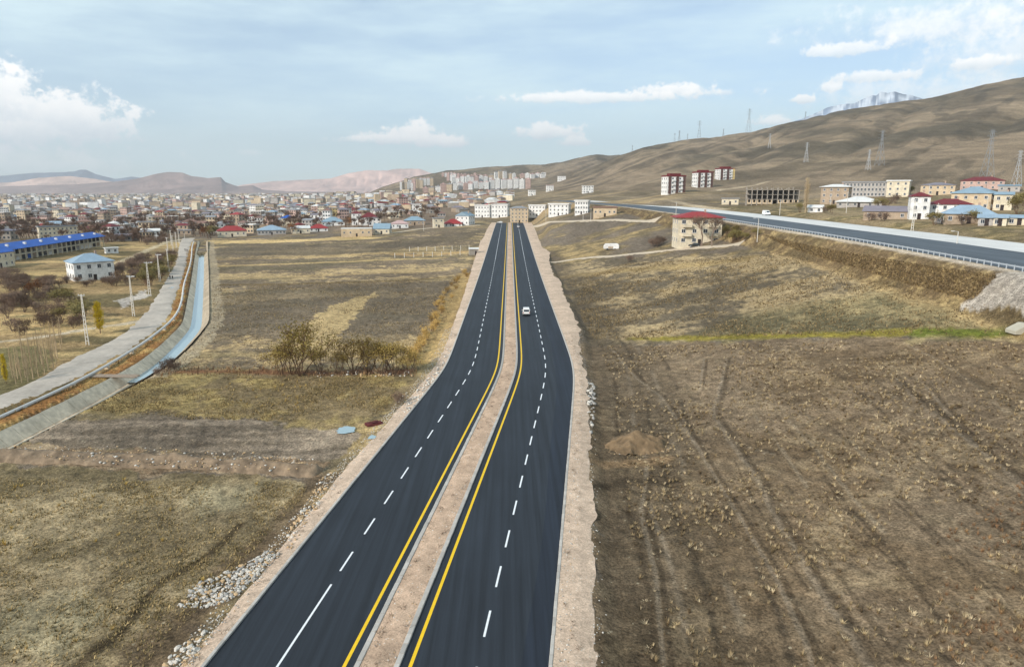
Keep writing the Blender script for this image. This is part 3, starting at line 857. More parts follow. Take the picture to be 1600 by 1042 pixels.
def guardrail():
    yv = np.arange(84, 306, 2.0)
    root = empty('guardrail', (float(hw_x(84)) + .4, 84.0, float(hw_z(84))), 0, 'steel guardrail with many posts along the embankment road edge', 'guardrail')
    mw = Matrix.Translation(root.location).inverted()
    mb = MB()
    prof = [(-.04, .50), (.04, .56), (-.03, .62), (.04, .68), (-.04, .76)]
    pts = [(float(hw_x(v)) + .40, float(v), float(hw_z(v))) for v in yv]
    for a, b in zip(pts[:-1], pts[1:]):
        for (x0, z0), (x1, z1) in zip(prof[:-1], prof[1:]):
            mb.quad((a[0] + x0, a[1], a[2] + z0), (a[0] + x1, a[1], a[2] + z1), (b[0] + x1, b[1], b[2] + z1), (b[0] + x0, b[1], b[2] + z0))
    be = build(mb, 'beam', M_GALV, root); be.matrix_parent_inverse = mw
    pm = MB(); pm.box(-.07, .07, -.06, .06, -.4, .82); pme = pm.mesh('post', M_GALV)
    for p in pts:
        po = link('post', pme, root, (p[0] - .14, p[1], p[2])); po.matrix_parent_inverse = mw
guardrail()

# ------------------------------------------------------------------ canal, pipe, service road
M_CONC = mat('canal_concrete', lin(208, 194, 172), .95, .26, 1.1, .5, var2=.22, scale2=.22, coord='World', spec=.08)
M_WATER = bpy.data.materials.new('canal_water'); M_WATER.use_nodes = True
_b = M_WATER.node_tree.nodes['Principled BSDF']; _b.inputs['Base Color'].default_value = (.30, .40, .43, 1); _b.inputs['Roughness'].default_value = .06; _b.inputs['Specular IOR Level'].default_value = .8
_T = NT(M_WATER.node_tree); _bn = _T.new('ShaderNodeBump'); _bn.inputs['Strength'].default_value = .08; _bn.inputs['Distance'].default_value = .03
_g = _T.new('ShaderNodeNewGeometry'); _T.l.new(_T.noise(_g.outputs['Position'], 2.5, 3), _bn.inputs['Height']); _T.l.new(_bn.outputs[0], _b.inputs['Normal'])
M_TRACK = mat('grey_gravel_track', lin(176, 166, 154), .95, .2, 1.2, .7, var2=.18, scale2=.12, coord='World')
def canal():
    Pn = resample(CANAL, 3.0)
    Pn = Pn[Pn[:, 1] < 440]
    d = np.gradient(Pn, axis=0); d /= np.linalg.norm(d, axis=1)[:, None]
    nx, ny = d[:, 1], -d[:, 0]          # to the right of the direction of travel (towards the camera: canal runs down the list)
    def at(k, o, z): return (Pn[k][0] + nx[k] * o, Pn[k][1] + ny[k] * o, z)
    root = build(ribbon(Pn, -1.35, 1.35, -2.98), 'canal', M_CONC)
    tag(root, 'concrete lined irrigation canal beside the gravel track', None, None, 'structure')
    for k in range(len(Pn) - 1):
        for s in (1, -1):
            mb = MB(); g = .03
            def pt(kk, o, z, t):
                a = np.array(at(kk, o, z)); b = np.array(at(kk + 1, o, z)); return tuple(a * (1 - t) + b * t)
            oo, oi = 2.7 * s, 1.0 * s
            jz = random.uniform(-.03, .05)
            if s < 0: oo = -3.1
            A = [pt(k, oi, -2.95, .01), pt(k, oo, -1.22 + jz, .01), pt(k, oo, -1.22 + jz, .99), pt(k, oi, -2.95, .99)]
            lift = (0, 0, .09)
            B = [tuple(np.array(p) + (0, 0, .10)) for p in A]
            mb.quad(*B); mb.quad(A[1], A[2], B[2], B[1]); mb.quad(A[0], A[1], B[1], B[0]); mb.quad(A[2], A[3], B[3], B[2])
            build(mb, 'lining_slab', M_CONC if s > 0 else mat('silted_concrete', lin(166, 152, 132), .95, .3, 1.1, .6, var2=.2, scale2=.2, coord='World', spec=.05), root)
    wp = Pn[Pn[:, 1] > 112]
    tag(build(ribbon(wp, -1.3, 1.3, -2.64), 'water', M_WATER), 'still pale blue water in the canal', None, None, 'structure')
    # pipe on the verge
    mb = MB(); pp = resample(PIPE, 6.0); pp = pp[pp[:, 1] < 430]
    root = empty('pipe', (pp[-1][0], pp[-1][1], -1.2), 0, 'long pale pipe running along the verge between track and canal', 'pipe')
    inv = Matrix.Translation(root.location).inverted()
    for k in range(len(pp) - 1):
        mb = MB(); mb.tube((*pp[k], -.85), (*pp[k + 1], -.85), .26, n=8)
        s_ = build(mb, 'pipe_section', mat('pale_pipe', lin(206, 204, 200), .7, .08, 1.0), root, smooth=False); s_.matrix_parent_inverse = inv
        if k % 2 == 0:
            mb = MB(); mb.box(-.35, .35, -.25, .25, -.75, -.22)
            s_ = build(mb, 'support', M_CONC, root, loc=(*pp[k], -.75)); s_.matrix_parent_inverse = inv
    L = resample(GR_L, 2.0); Rr_ = resample(GR_R, 2.0)
    n = 150
    L = resample(GR_L, 400 / n)[:10 ** 6]; 
    def rs(p, n):
        p = np.array(p); s = np.concatenate([[0], np.cumsum(np.linalg.norm(np.diff(p, axis=0), axis=1))]); qv = np.linspace(0, s[-1], n)
        return np.stack([np.interp(qv, s, p[:, i]) for i in range(2)], 1)
    a, b = rs(GR_L, n), rs(GR_R, n)
    V = []; F = []
    m_ = 9
    for i in range(n):
        for j in range(m_):
            t = j / (m_ - 1); p = a[i] * (1 - t) + b[i] * t
            e = (fbm(np.array([p[1] / 3.]), np.array([j * 7.]), 99, 2)[0] - .5) * 1.2 if j in (0, m_ - 1) else 0
            V.append((p[0] + e, p[1], Z(*p) + .10 + .05 * math.sin(math.pi * t) + .04 * random.random() - (.14 if j in (0, m_ - 1) else 0)))
    for i in range(n - 1):
        for j in range(m_ - 1):
            k = i * m_ + j; F.append((k, k + 1, k + m_ + 1, k + m_))
    me = np_mesh('gravel_track', V, F, M_TRACK, smooth=True)
    bm = bmesh.new(); bm.from_mesh(me)
    for f in bm.faces:
        if f.normal.z < 0: f.normal_flip()
    bm.to_mesh(me); bm.free()
    tag(link('gravel_track', me), 'pale grey gravel track beside the canal', None, None, 'structure')
canal()

# ------------------------------------------------------------------ far mountains
def mountain(name, label, sky, dist, depth, rgb, seed, snow=False, rough=1.0):
    us = np.linspace(sky[0][0], sky[-1][0], 420)
    vs = np.interp(us, [s[0] for s in sky], [s[1] for s in sky])
    rr = np.linspace(-1, 1, 44)
    D = np.array([pix_dir(u, v) for u, v in zip(us, vs)])
    t = (dist + rr * depth)[None, :]; r = rr[None, :]
    x = D[:, 0:1] * t; y = D[:, 1:2] * t; hz_ = (CAM_H + D[:, 2:3] * dist)
    w = np.maximum(0.0, 1 - np.abs(r)) ** 1.1
    nn = fbm(x / depth * 3.2, y / depth * 3.2, seed, 5)
    rid = 1 - np.abs(2 * vnoise(x / depth * 6, y / depth * 2.5, seed + 9) - 1)
    zz = -12 + (hz_ + 12) * w * (1 - (.012 if snow else .008) * fbm(x / (70 if snow else 160), y / 400, 5, 4)) * (1 - (.15 if snow else .5) * np.abs(r) * (1 - np.abs(2 * vnoise(x / depth * 14 + 2 * nn, y / depth * 7, seed + 21) - 1)) ** 2) * (1 - (.55 * nn + .3 * rid) * rough * np.abs(r) * 1.2)
    V = np.stack([x, y, zz], -1).reshape(-1, 3)
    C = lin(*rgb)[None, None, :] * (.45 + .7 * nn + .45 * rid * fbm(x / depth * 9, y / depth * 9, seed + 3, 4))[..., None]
    if snow:
        rk = fbm(x / 45 + zz / 30, zz / 22, 171, 5); sn = sstep(.40, .60, rk)[..., None]; C = C * (1 - sn) + np.array([.60, .64, .70]) * sn
    C = C.reshape(-1, 3)
    n = len(rr)
    k = np.arange(len(us) - 1)[:, None] * n + np.arange(n - 1)[None, :]
    F = np.stack([k, k + n, k + n + 1, k + 1], -1).reshape(-1, 4)
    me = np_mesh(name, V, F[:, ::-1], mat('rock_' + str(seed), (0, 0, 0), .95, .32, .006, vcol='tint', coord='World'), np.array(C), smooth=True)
    tag(link(name, me), label, None, None, 'structure')
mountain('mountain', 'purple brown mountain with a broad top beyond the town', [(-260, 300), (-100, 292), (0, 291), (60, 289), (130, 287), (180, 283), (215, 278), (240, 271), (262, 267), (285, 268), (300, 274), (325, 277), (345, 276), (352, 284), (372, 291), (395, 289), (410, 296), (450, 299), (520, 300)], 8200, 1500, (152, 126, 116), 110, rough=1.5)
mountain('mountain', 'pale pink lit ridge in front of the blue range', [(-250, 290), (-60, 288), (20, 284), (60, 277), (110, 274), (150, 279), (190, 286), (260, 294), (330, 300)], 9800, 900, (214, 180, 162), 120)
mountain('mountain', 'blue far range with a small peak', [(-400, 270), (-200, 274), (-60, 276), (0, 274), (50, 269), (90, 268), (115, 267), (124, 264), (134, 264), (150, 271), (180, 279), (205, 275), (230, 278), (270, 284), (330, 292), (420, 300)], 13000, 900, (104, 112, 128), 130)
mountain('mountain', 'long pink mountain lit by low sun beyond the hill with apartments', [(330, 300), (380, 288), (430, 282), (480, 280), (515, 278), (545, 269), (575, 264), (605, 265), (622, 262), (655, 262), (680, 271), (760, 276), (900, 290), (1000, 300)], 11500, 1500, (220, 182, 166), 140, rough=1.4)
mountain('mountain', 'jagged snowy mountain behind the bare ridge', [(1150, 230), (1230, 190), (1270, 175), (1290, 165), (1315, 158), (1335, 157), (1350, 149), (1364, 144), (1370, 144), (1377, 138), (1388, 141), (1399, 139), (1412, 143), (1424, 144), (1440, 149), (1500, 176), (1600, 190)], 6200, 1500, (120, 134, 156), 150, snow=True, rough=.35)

# ------------------------------------------------------------------ buildings
def c3(r, g, b): return lin(r, g, b)
WALLS = {'white': (222, 220, 216), 'cream': (210, 198, 174), 'grey': (168, 162, 156), 'pink': (190, 162, 150), 'beige': (196, 176, 148), 'tan': (164, 146, 126), 'pale blue': (168, 190, 204), 'yellow': (200, 176, 122), 'concrete': (150, 142, 132)}
ROOFS = {'red': (146, 46, 46), 'dark red': (108, 34, 38), 'blue': (130, 152, 166), 'bright blue': (30, 88, 172), 'grey': (140, 140, 142), 'rust': (130, 100, 88), 'white': (214, 212, 208), 'pink': (190, 160, 156), 'purple grey': (124, 118, 126), 'slate blue': (140, 160, 176)}
def wm(n): return mat('wall_' + n.replace(' ', '_'), lin(*WALLS[n]), .9, .12, 1.4, .1, var2=.16, scale2=.35)
def rm(n): return mat('roof_' + n.replace(' ', '_'), lin(*ROOFS[n]), .6, .10, 1.4, .1, var2=.10, scale2=.3, spec=.4)
M_GLASS = mat('window_glass', (.035, .045, .06), .12, .2, 1, spec=.6)
M_FRAME = mat('window_frame', lin(214, 212, 208), .6, .04, 2)
M_DARK = mat('dark_opening', (.03, .027, .025), .9, .2, 1)
M_DOOR = mat('dark_door', lin(50, 40, 38), .6, .1, 2)
M_CHIM = mat('chimney_plaster', lin(176, 150, 134), .9, .1, 2)
_wf = MB()
for a in ((-.5, .5, -.06, .06, -.5, -.42), (-.5, .5, -.06, .06, .42, .5), (-.5, -.42, -.06, .06, -.42, .42), (.42, .5, -.06, .06, -.42, .42), (-.03, .03, -.05, .05, -.42, .42)): _wf.box(*a)
ME_WF = _wf.mesh('window_frame', M_FRAME)
_wp = MB(); _wp.box(-.42, .42, -.03, .03, -.42, .42); ME_WP = _wp.mesh('pane', M_GLASS)
_ws = MB(); _ws.box(-.56, .56, -.12, .05, -.56, -.5); ME_WS = _ws.mesh('sill', M_KERB)

def add_window(root, x, y, z, w, h, face):
    """face 0 front (-y), 1 right (+x), 2 back, 3 left (-x)"""
    rz_ = (0, math.pi / 2, math.pi, -math.pi / 2)[face]
    wo = link('window', ME_WF, root, (x, y, z), (0, 0, rz_), (w, 1, h))
    link('pane', ME_WP, wo); link('sill', ME_WS, wo)

def roof_mesh(rt, w, d, h, rh, ov, th=.14):
    mb = MB(); W, D = w / 2 + ov, d / 2 + ov
    if rt == 'hip':
        r = max(0.0, W - D) if w >= d else 0
        ry = max(0.0, D - W) if d > w else 0
        e = [(-W, -D, h), (W, -D, h), (W, D, h), (-W, D, h)]
        up = [(x, y, h + th) for x, y, _ in e]
        a, b = ((-r, 0, h + th + rh), (r, 0, h + th + rh)) if w >= d else ((0, -ry, h + th + rh), (0, ry, h + th + rh))
        mb.poly(e[::-1])
        for i in range(4): mb.quad(e[i], e[(i + 1) % 4], up[(i + 1) % 4], up[i])
        if w >= d:
            mb.quad(up[0], up[1], b, a); mb.tri(up[1], up[2], b); mb.quad(up[2], up[3], a, b); mb.tri(up[3], up[0], a)
        else:
            mb.tri(up[0], up[1], a); mb.quad(up[1], up[2], b, a); mb.tri(up[2], up[3], b); mb.quad(up[3], up[0], a, b)
    elif rt == 'gable':          # ridge along x
        mb.prism([(-D, h), (D, h), (D, h + th), (0, h + rh + th), (-D, h + th)], -W, W)
        mb.v = [(y, x, z) for x, y, z in mb.v]
    elif rt == 'gable_y':        # ridge along y
        mb.prism([(-W, h), (W, h), (W, h + th), (0, h + rh + th), (-W, h + th)], -D, D)
    elif rt == 'shed':
        mb.prism([(-D, h), (D, h), (D, h + rh + th), (-D, h + th)], -W, W)
        mb.v = [(y, x, z) for x, y, z in mb.v]
    else:                         # flat slab with parapet
        mb.box(-W, W, -D, D, h, h + .2)
        for q_ in ((-W, W, -D, -D + .2), (-W, W, D - .2, D), (-W, -W + .2, -D + .2, D - .2), (W - .2, W, -D + .2, D - .2)): mb.box(*q_, h + .2, h + .2 + rh)
    return mb

def house(name, label, cat, loc, rot, w, d, h, wall, roof, rt, rh=1.6, st=2, ov=.5, group=None, detail=1, nx=3, ny=2, door=True, chim=1, balc=False, wh=1.3, ww=1.1, rmat=None, wmat=None, base=1.5):
    root = empty(name, loc, rot, label, cat, group)
    mb = MB(); mb.box(-w / 2, w / 2, -d / 2, d / 2, -base, h)
    build(mb, 'wall', wmat or wm(wall), root)
    bm_ = roof_mesh(rt, w, d, h, rh, ov)
    me = bm_.mesh('roof', rmat or rm(roof))
    b2 = bmesh.new(); b2.from_mesh(me); bmesh.ops.recalc_face_normals(b2, faces=b2.faces); b2.to_mesh(me); b2.free()
    ro = link('roof', me, root)
    if chim:
        for i in range(chim):
            mb = MB(); cx_ = w * (.2 if i == 0 else -.25); mb.box(cx_ - .3, cx_ + .3, d * .12 - .3, d * .12 + .3, h + .1, h + rh + .9)
            build(mb, 'chimney', M_CHIM, ro)
    sh = h / st
    spots = []
    for s in range(st):
        zc = s * sh + sh * .55
        for i in range(nx):
            x_ = -w / 2 + w * (i + .5) / nx
            if door and s == 0 and i == nx // 2: continue
            spots.append((x_, -d / 2, zc, 0)); spots.append((x_, d / 2, zc, 2))
        for i in range(ny):
            y_ = -d / 2 + d * (i + .5) / ny
            spots.append((w / 2, y_, zc, 1)); spots.append((-w / 2, y_, zc, 3))
    if detail:
        for x_, y_, z_, fc in spots:
            if fc == 2: continue
            add_window(root, x_, y_, z_, min(ww, w / nx * .6), wh, fc)
    else:
        mb = MB(); a_, b_ = min(ww, w / nx * .55) / 2, wh / 2
        for x_, y_, z_, fc in spots:
            if fc == 2: continue
            if fc == 0: mb.box(x_ - a_, x_ + a_, y_ - .04, y_ + .02, z_ - b_, z_ + b_)
            else: mb.box(x_ - .04, x_ + .04, y_ - a_, y_ + a_, z_ - b_, z_ + b_)
        tag(build(mb, 'window_panes', M_GLASS, root), kind='stuff')
    if door:
        mb = MB(); mb.box(-.55, .55, -d / 2 - .06, -d / 2 + .03, 0, 2.1)
        dr = build(mb, 'door', M_DOOR, root)
        if detail:
            mb = MB(); mb.box(.36, .44, -d / 2 - .1, -d / 2 - .05, .95, 1.1); build(mb, 'handle', M_GALV, dr)
    if balc:
        for s in range(1, st):
            for sx in (-1, 1):
                x_ = sx * w * .3; z_ = s * sh
                mb = MB(); mb.box(x_ - 1.6, x_ + 1.6, -d / 2 - 1.25, -d / 2 + .02, z_ - .08, z_ + .12)
                bo = build(mb, 'balcony', wmat or wm(wall), root)
                mb = MB()
                mb.box(x_ - 1.6, x_ + 1.6, -d / 2 - 1.25, -d / 2 - 1.15, z_ + .12, z_ + .95); mb.box(x_ - 1.6, x_ - 1.5, -d / 2 - 1.15, -d / 2, z_ + .12, z_ + .95); mb.box(x_ + 1.5, x_ + 1.6, -d / 2 - 1.15, -d / 2, z_ + .12, z_ + .95)
                build(mb, 'parapet', wmat or wm(wall), bo)
    return root

TAKEN = []          # (x, y, radius) of everything placed, so that filler houses keep clear
def hp(name, label, u0, u1, vb, vt, wall, roof, rt, k=.8, rot=0.0, rhp=0.0, cat='house', **kw):
    """a house from its outline in the photograph: it stands where its foot is, at its real size"""
    x, y, z, t = hit((u0 + u1) / 2, vb)
    app = (u1 - u0) * t / FPX
    w = app / (abs(math.cos(rot)) + k * abs(math.sin(rot))); d = k * w
    h = (vb - vt) * t / FPX
    yaw = math.atan2(x, y)
    x += math.sin(yaw) * d / 2; y += math.cos(yaw) * d / 2
    TAKEN.append((x, y, max(w, d) * .75))
    kw.setdefault('st', max(1, int(round(h / 3.1))))
    kw.setdefault('nx', max(2, int(round(w / 3.4)))); kw.setdefault('ny', max(2, int(round(d / 3.6))))
    if rhp: kw['rh'] = rhp * t / FPX
    return house(name, label, cat, (x, y, z), -yaw + rot, w, d, h, wall, roof, rt, **kw)

hp('apartment_house', 'cream three storey apartment house with deep red hip roof beside the bank', 1049, 1125, 383, 341, 'cream', 'red', 'hip', .75, R(12), 8, cat='apartment', st=3, balc=True, ov=1.0, chim=1, nx=4, wh=1.4, ww=1.5)
hp('house', 'white two storey house with slate blue hip roof beside the orchard', 111, 176, 438, 410, 'white', 'slate blue', 'hip', .8, R(14), 12, st=2, nx=4, ww=1.3, wh=1.5)
hp('house', 'white three storey house with dark red roof behind the lattice pole', 1418, 1448, 343, 308, 'white', 'dark red', 'hip', .9, R(10), 6, st=3)
hp('house', 'long white house with dark red hip roof joined to a taller one', 1450, 1511, 340, 320, 'white', 'dark red', 'hip', .7, R(6), 8, st=2)
hp('house', 'big concrete house with wide light blue roof', 1489, 1552, 329, 303, 'beige', 'blue', 'hip', .8, R(-14), 10, st=2)
hp('house', 'low beige annex with light blue roof beside the big concrete house', 1553, 1577, 329, 305, 'cream', 'blue', 'gable', .8, 0, 4, st=2)
hp('house', 'maroon house with red upper storey behind the light blue roofs', 1505, 1562, 297, 283, 'pink', 'dark red', 'hip', .6, 0, 6, st=2)
hp('house', 'small grey house with pale blue roof below the tall pale pylon', 1562, 1590, 300, 291, 'grey', 'blue', 'shed', .7, 0, 2, st=1)
hp('house', 'upper village house with roofed terrace and pale parapet', 1441, 1487, 305, 290, 'beige', 'purple grey', 'hip', .8, 0, 4, st=2)
hp('house', 'low house with patched grey blue and red roof', 1476, 1546, 350, 335, 'tan', 'slate blue', 'hip', .6, R(5), 13, st=1)
hp('shed', 'grey block shed with low blue tin roof at the village edge', 1530, 1552, 353, 341, 'grey', 'slate blue', 'gable', 1.2, 0, 5, cat='shed', st=1, chim=0)
hp('shed', 'cream shed with low blue tin roof at the village edge', 1553, 1570, 353, 341, 'cream', 'slate blue', 'gable', 1.2, 0, 5, cat='shed', st=1, chim=0)
hp('shed', 'cream wide shed with white blue roof at the end of the row', 1572, 1612, 352, 341, 'cream', 'slate blue', 'gable', .8, 0, 4, cat='shed', st=1, chim=0)
hp('shed', 'small blue roofed lean-to before the white house', 1462, 1484, 350, 340, 'concrete', 'blue', 'shed', .6, 0, 3, cat='shed', st=1, chim=0)
hp('barn', 'long low stone barn with purple grey roof below the bare trees', 1352, 1418, 343, 331, 'tan', 'purple grey', 'gable', .5, R(-8), 8, cat='barn', st=1, chim=0)
hp('house', 'low house under a broad white tin hip roof', 1310, 1373, 324, 316, 'grey', 'white', 'hip', .8, 0, 8, st=1, ov=1.0, chim=0)
hp('house', 'brown three storey house with open top floor and pale roof', 1283, 1327, 319, 293, 'tan', 'white', 'hip', .7, R(-10), 4, st=3, ov=.9)
hp('hut', 'white plastic covered hut beside the poplar', 1263, 1284, 332, 325, 'white', 'white', 'gable', .7, 0, 4, cat='hut', st=1, chim=0, door=False)
hp('house', 'small cream house alone under the hillside road', 1128, 1153, 320, 311, 'cream', 'grey', 'flat', .7, 0, 0, st=1, rh=.3, chim=0)
hp('school', 'long grey building with rows of tall dark windows', 1318, 1386, 308, 286, 'grey', 'grey', 'flat', .3, R(-6), 0, cat='building', st=3, nx=13, ww=2.0, wh=1.9, rh=.5, chim=0, door=False)
hp('school', 'cream end block with few windows joined to the grey building', 1386, 1419, 308, 284, 'cream', 'white', 'flat', .7, R(-6), 0, cat='building', st=3, nx=3, rh=.5, chim=0, door=False)
# apartment blocks on the slope and the white rows in the middle
for (u0, u1, vb, vt, lab) in ((1033, 1070, 303, 277, 'white and brown apartment block lowest of the row on the slope'), (1081, 1113, 293, 271, 'white and brown apartment block in the middle of the row on the slope'), (1117, 1147, 281, 265, 'white and yellow apartment block highest of the row on the slope')):
    r_ = hp('apartment_block', lab, u0, u1, vb, vt, 'white', 'dark red', 'flat', .7, R(25), 0, cat='apartment', st=4, rh=.9, nx=5, ny=3, chim=0, wh=1.6, ww=1.5, ov=.2)
    vv = np.array([q.co[:] for q in [c_ for c_ in r_.children if c_.name.startswith('wall')][0].data.vertices]); W_, D_ = np.ptp(vv[:, 0]), np.ptp(vv[:, 1]); H_ = vv[:, 2].max()
    for k_, xx in enumerate((-.36, .05, .42)):
        mb = MB(); mb.box((xx - .07) * W_, (xx + .07) * W_, -D_ / 2 - .35, -D_ / 2 - .1, 0, H_ + .4); build(mb, 'facade_panel', mat('brown_cladding', lin(92, 70, 64), .8, .1, 1) if k_ != 2 or 'yellow' not in lab else wm('yellow'), r_)
    for s_ in range(1, 4):
        mb = MB(); mb.box(-.24 * W_, -.06 * W_, -D_ / 2 - 1.1, -D_ / 2, s_ * H_ / 4, s_ * H_ / 4 + 1.0); build(mb, 'balcony', wm('white'), r_)
        mb = MB(); mb.box(.14 * W_, .33 * W_, -D_ / 2 - 1.1, -D_ / 2, s_ * H_ / 4, s_ * H_ / 4 + 1.0); build(mb, 'balcony', wm('white'), r_)
    mb = MB(); mb.box(-.3 * W_, .3 * W_, -.25 * D_, .25 * D_, H_ + .2, H_ + 2.6); build(mb, 'penthouse', rm('dark red'), r_)
for (u0, u1, vb, vt, lab) in ((742, 768, 340, 322, 'white apartment row with a blue roofed house before it'), (768, 796, 340, 321, 'white apartment row next to the grey block at the road end'),
                              (826, 855, 338, 322, 'white low apartment row just behind the grey block'), (857, 892, 337, 320, 'white apartment row with dark stair openings'), (898, 921, 335, 315, 'tall white apartment block at the end of the row')):
    hp('apartment_block', lab, u0, u1, vb, vt, 'white', 'white', 'flat', .5, R(-15), 0, cat='apartment', st=3, rh=.6, nx=5, ny=3, chim=0)
hp('apartment_block', 'grey beige four storey block standing at the end of the road', 797, 825, 348, 326, 'beige', 'grey', 'hip', .7, R(4), 3, cat='apartment', st=4, nx=5, chim=1)
hp('ruin', 'roofless pale stone building with one dark doorway', 927, 963, 339, 325, 'beige', 'concrete' if 'concrete' in ROOFS else 'rust', 'flat', .5, 0, 0, cat='ruin', st=1, nx=5, rh=.4, chim=0)
for i, (u0, u1, vb, vt, lab) in enumerate(((909, 927, 302, 291, 'white two level house with a wide terrace on the slope'), (853, 865, 299, 290, 'white block with pink roof on the slope'), (825, 837, 306, 298, 'small white cube house on the slope below the others'), (871, 884, 283, 276, 'white house highest on the slope'), (846, 853, 276, 270, 'pale house on the far shoulder of the slope'))):
    hp('house', lab, u0, u1, vb, vt, 'white', 'pink' if i == 1 else 'white', 'flat', .8, R(10), 0, st=3 if i < 2 else 2, nx=4, rh=.4, chim=0, detail=0)
# houses along the edge of the fields
hp('house', 'white gable fronted house with bright blue roof near the road end', 712, 742, 352, 338, 'white', 'blue', 'gable_y', 1.0, R(-25), 6, st=2)
hp('house', 'low house with bright red roof beside the white gable house', 694, 722, 354, 350, 'white', 'red', 'hip', .8, 0, 7, st=1)
hp('house', 'tall narrow cream house with flat roof by the field edge', 676, 694, 356, 342, 'cream', 'grey', 'flat', .8, R(8), 0, st=2, rh=.4, chim=0)
hp('house', 'pale house with pink roof beside the field lane', 612, 638, 357, 350, 'white', 'pink', 'hip', .8, 0, 5, st=1)
hp('house', 'wide house with light blue roof behind the bare trees', 632, 664, 352, 345, 'tan', 'blue', 'hip', .7, 0, 6, st=1)
hp('house', 'cream shed house with large light blue roof beside the unfinished block house', 584, 612, 366, 358, 'cream', 'blue', 'gable', .9, R(-10), 8, st=1, chim=0)
hp('unfinished_house', 'unfinished pale block house without roof at the field edge', 534, 581, 370, 358, 'beige', 'white', 'flat', .5, 0, 0, st=1, nx=5, rh=.15, ov=.1, chim=0)
hp('house', 'white two storey house with small dark red roof', 550, 565, 352, 334, 'white', 'dark red', 'hip', .9, 0, 3, st=3)
hp('house', 'white house with peaked dark red roof beside the two storey one', 565, 590, 352, 340, 'white', 'dark red', 'hip', .8, 0, 7, st=2)
hp('house', 'white house with wide light blue hip roof among bare trees', 503, 538, 353, 347, 'white', 'blue', 'hip', .8, 0, 7, st=1)
hp('house', 'low white house with red roof and rosy walls', 484, 512, 362, 357, 'white', 'red', 'hip', .8, 0, 6, st=1)
hp('pavilion', 'low glazed grey pavilion with slate blue roof at the field edge', 404, 446, 367, 360, 'grey', 'slate blue', 'hip', .9, 0, 7, cat='pavilion', st=1, nx=8, ww=2.4, wh=1.8, chim=0)
hp('house', 'cream bungalow with bright red hip roof beside the orange tree', 342, 384, 370, 361, 'cream', 'red', 'hip', .6, 0, 7, st=1, nx=5)
hp('house', 'cream wall house with grey lean-to at the field corner', 456, 484, 365, 357, 'cream', 'white', 'shed', .7, 0, 3, st=1, chim=0)
hp('house', 'half built house with blue roof among the town trees', 441, 460, 353, 341, 'cream', 'bright blue', 'hip', .9, 0, 4, st=2)
hp('apartment_block', 'pink six storey apartment block at the foot of the hill', 621, 638, 328, 310, 'pink', 'rust', 'flat', .7, R(15), 0, cat='apartment', st=6, nx=4, rh=.5, chim=0, detail=0)
hp('house', 'white house beside the pink apartment block', 641, 654, 328, 320, 'white', 'white', 'flat', .8, 0, 0, st=2, rh=.4, chim=0, detail=0)
hp('apartment_block', 'mustard yellow building above the bare trees', 516, 536, 338, 326, 'yellow', 'grey', 'flat', .8, 0, 0, cat='apartment', st=3, nx=5, rh=.4, chim=0, detail=0)
hp('apartment_block', 'cream three storey block behind the bright blue roof', 65, 118, 374, 355, 'cream', 'grey', 'flat', .4, R(8), 0, cat='apartment', st=3, nx=9, rh=.5, chim=0)
hp('house', 'yellow house with dark red hip roof behind the bright blue roof', 130, 158, 367, 359, 'yellow', 'dark red', 'hip', .8, 0, 5, st=2)
hp('hut', 'white box hut in the straw field by the side lane', 165, 184, 396, 388, 'white', 'white', 'flat', .7, R(10), 0, cat='hut', st=1, nx=2, rh=.1, chim=0, door=False)
hp('house', 'white house with rust roof at the far end of the track', 287, 310, 358, 347, 'white', 'rust', 'hip', .8, 0, 4, st=2)
hp('house', 'pale yellow two storey house by the dark hedge', 252, 266, 361, 351, 'cream', 'grey', 'flat', .8, 0, 0, st=2, rh=.3, chim=0)

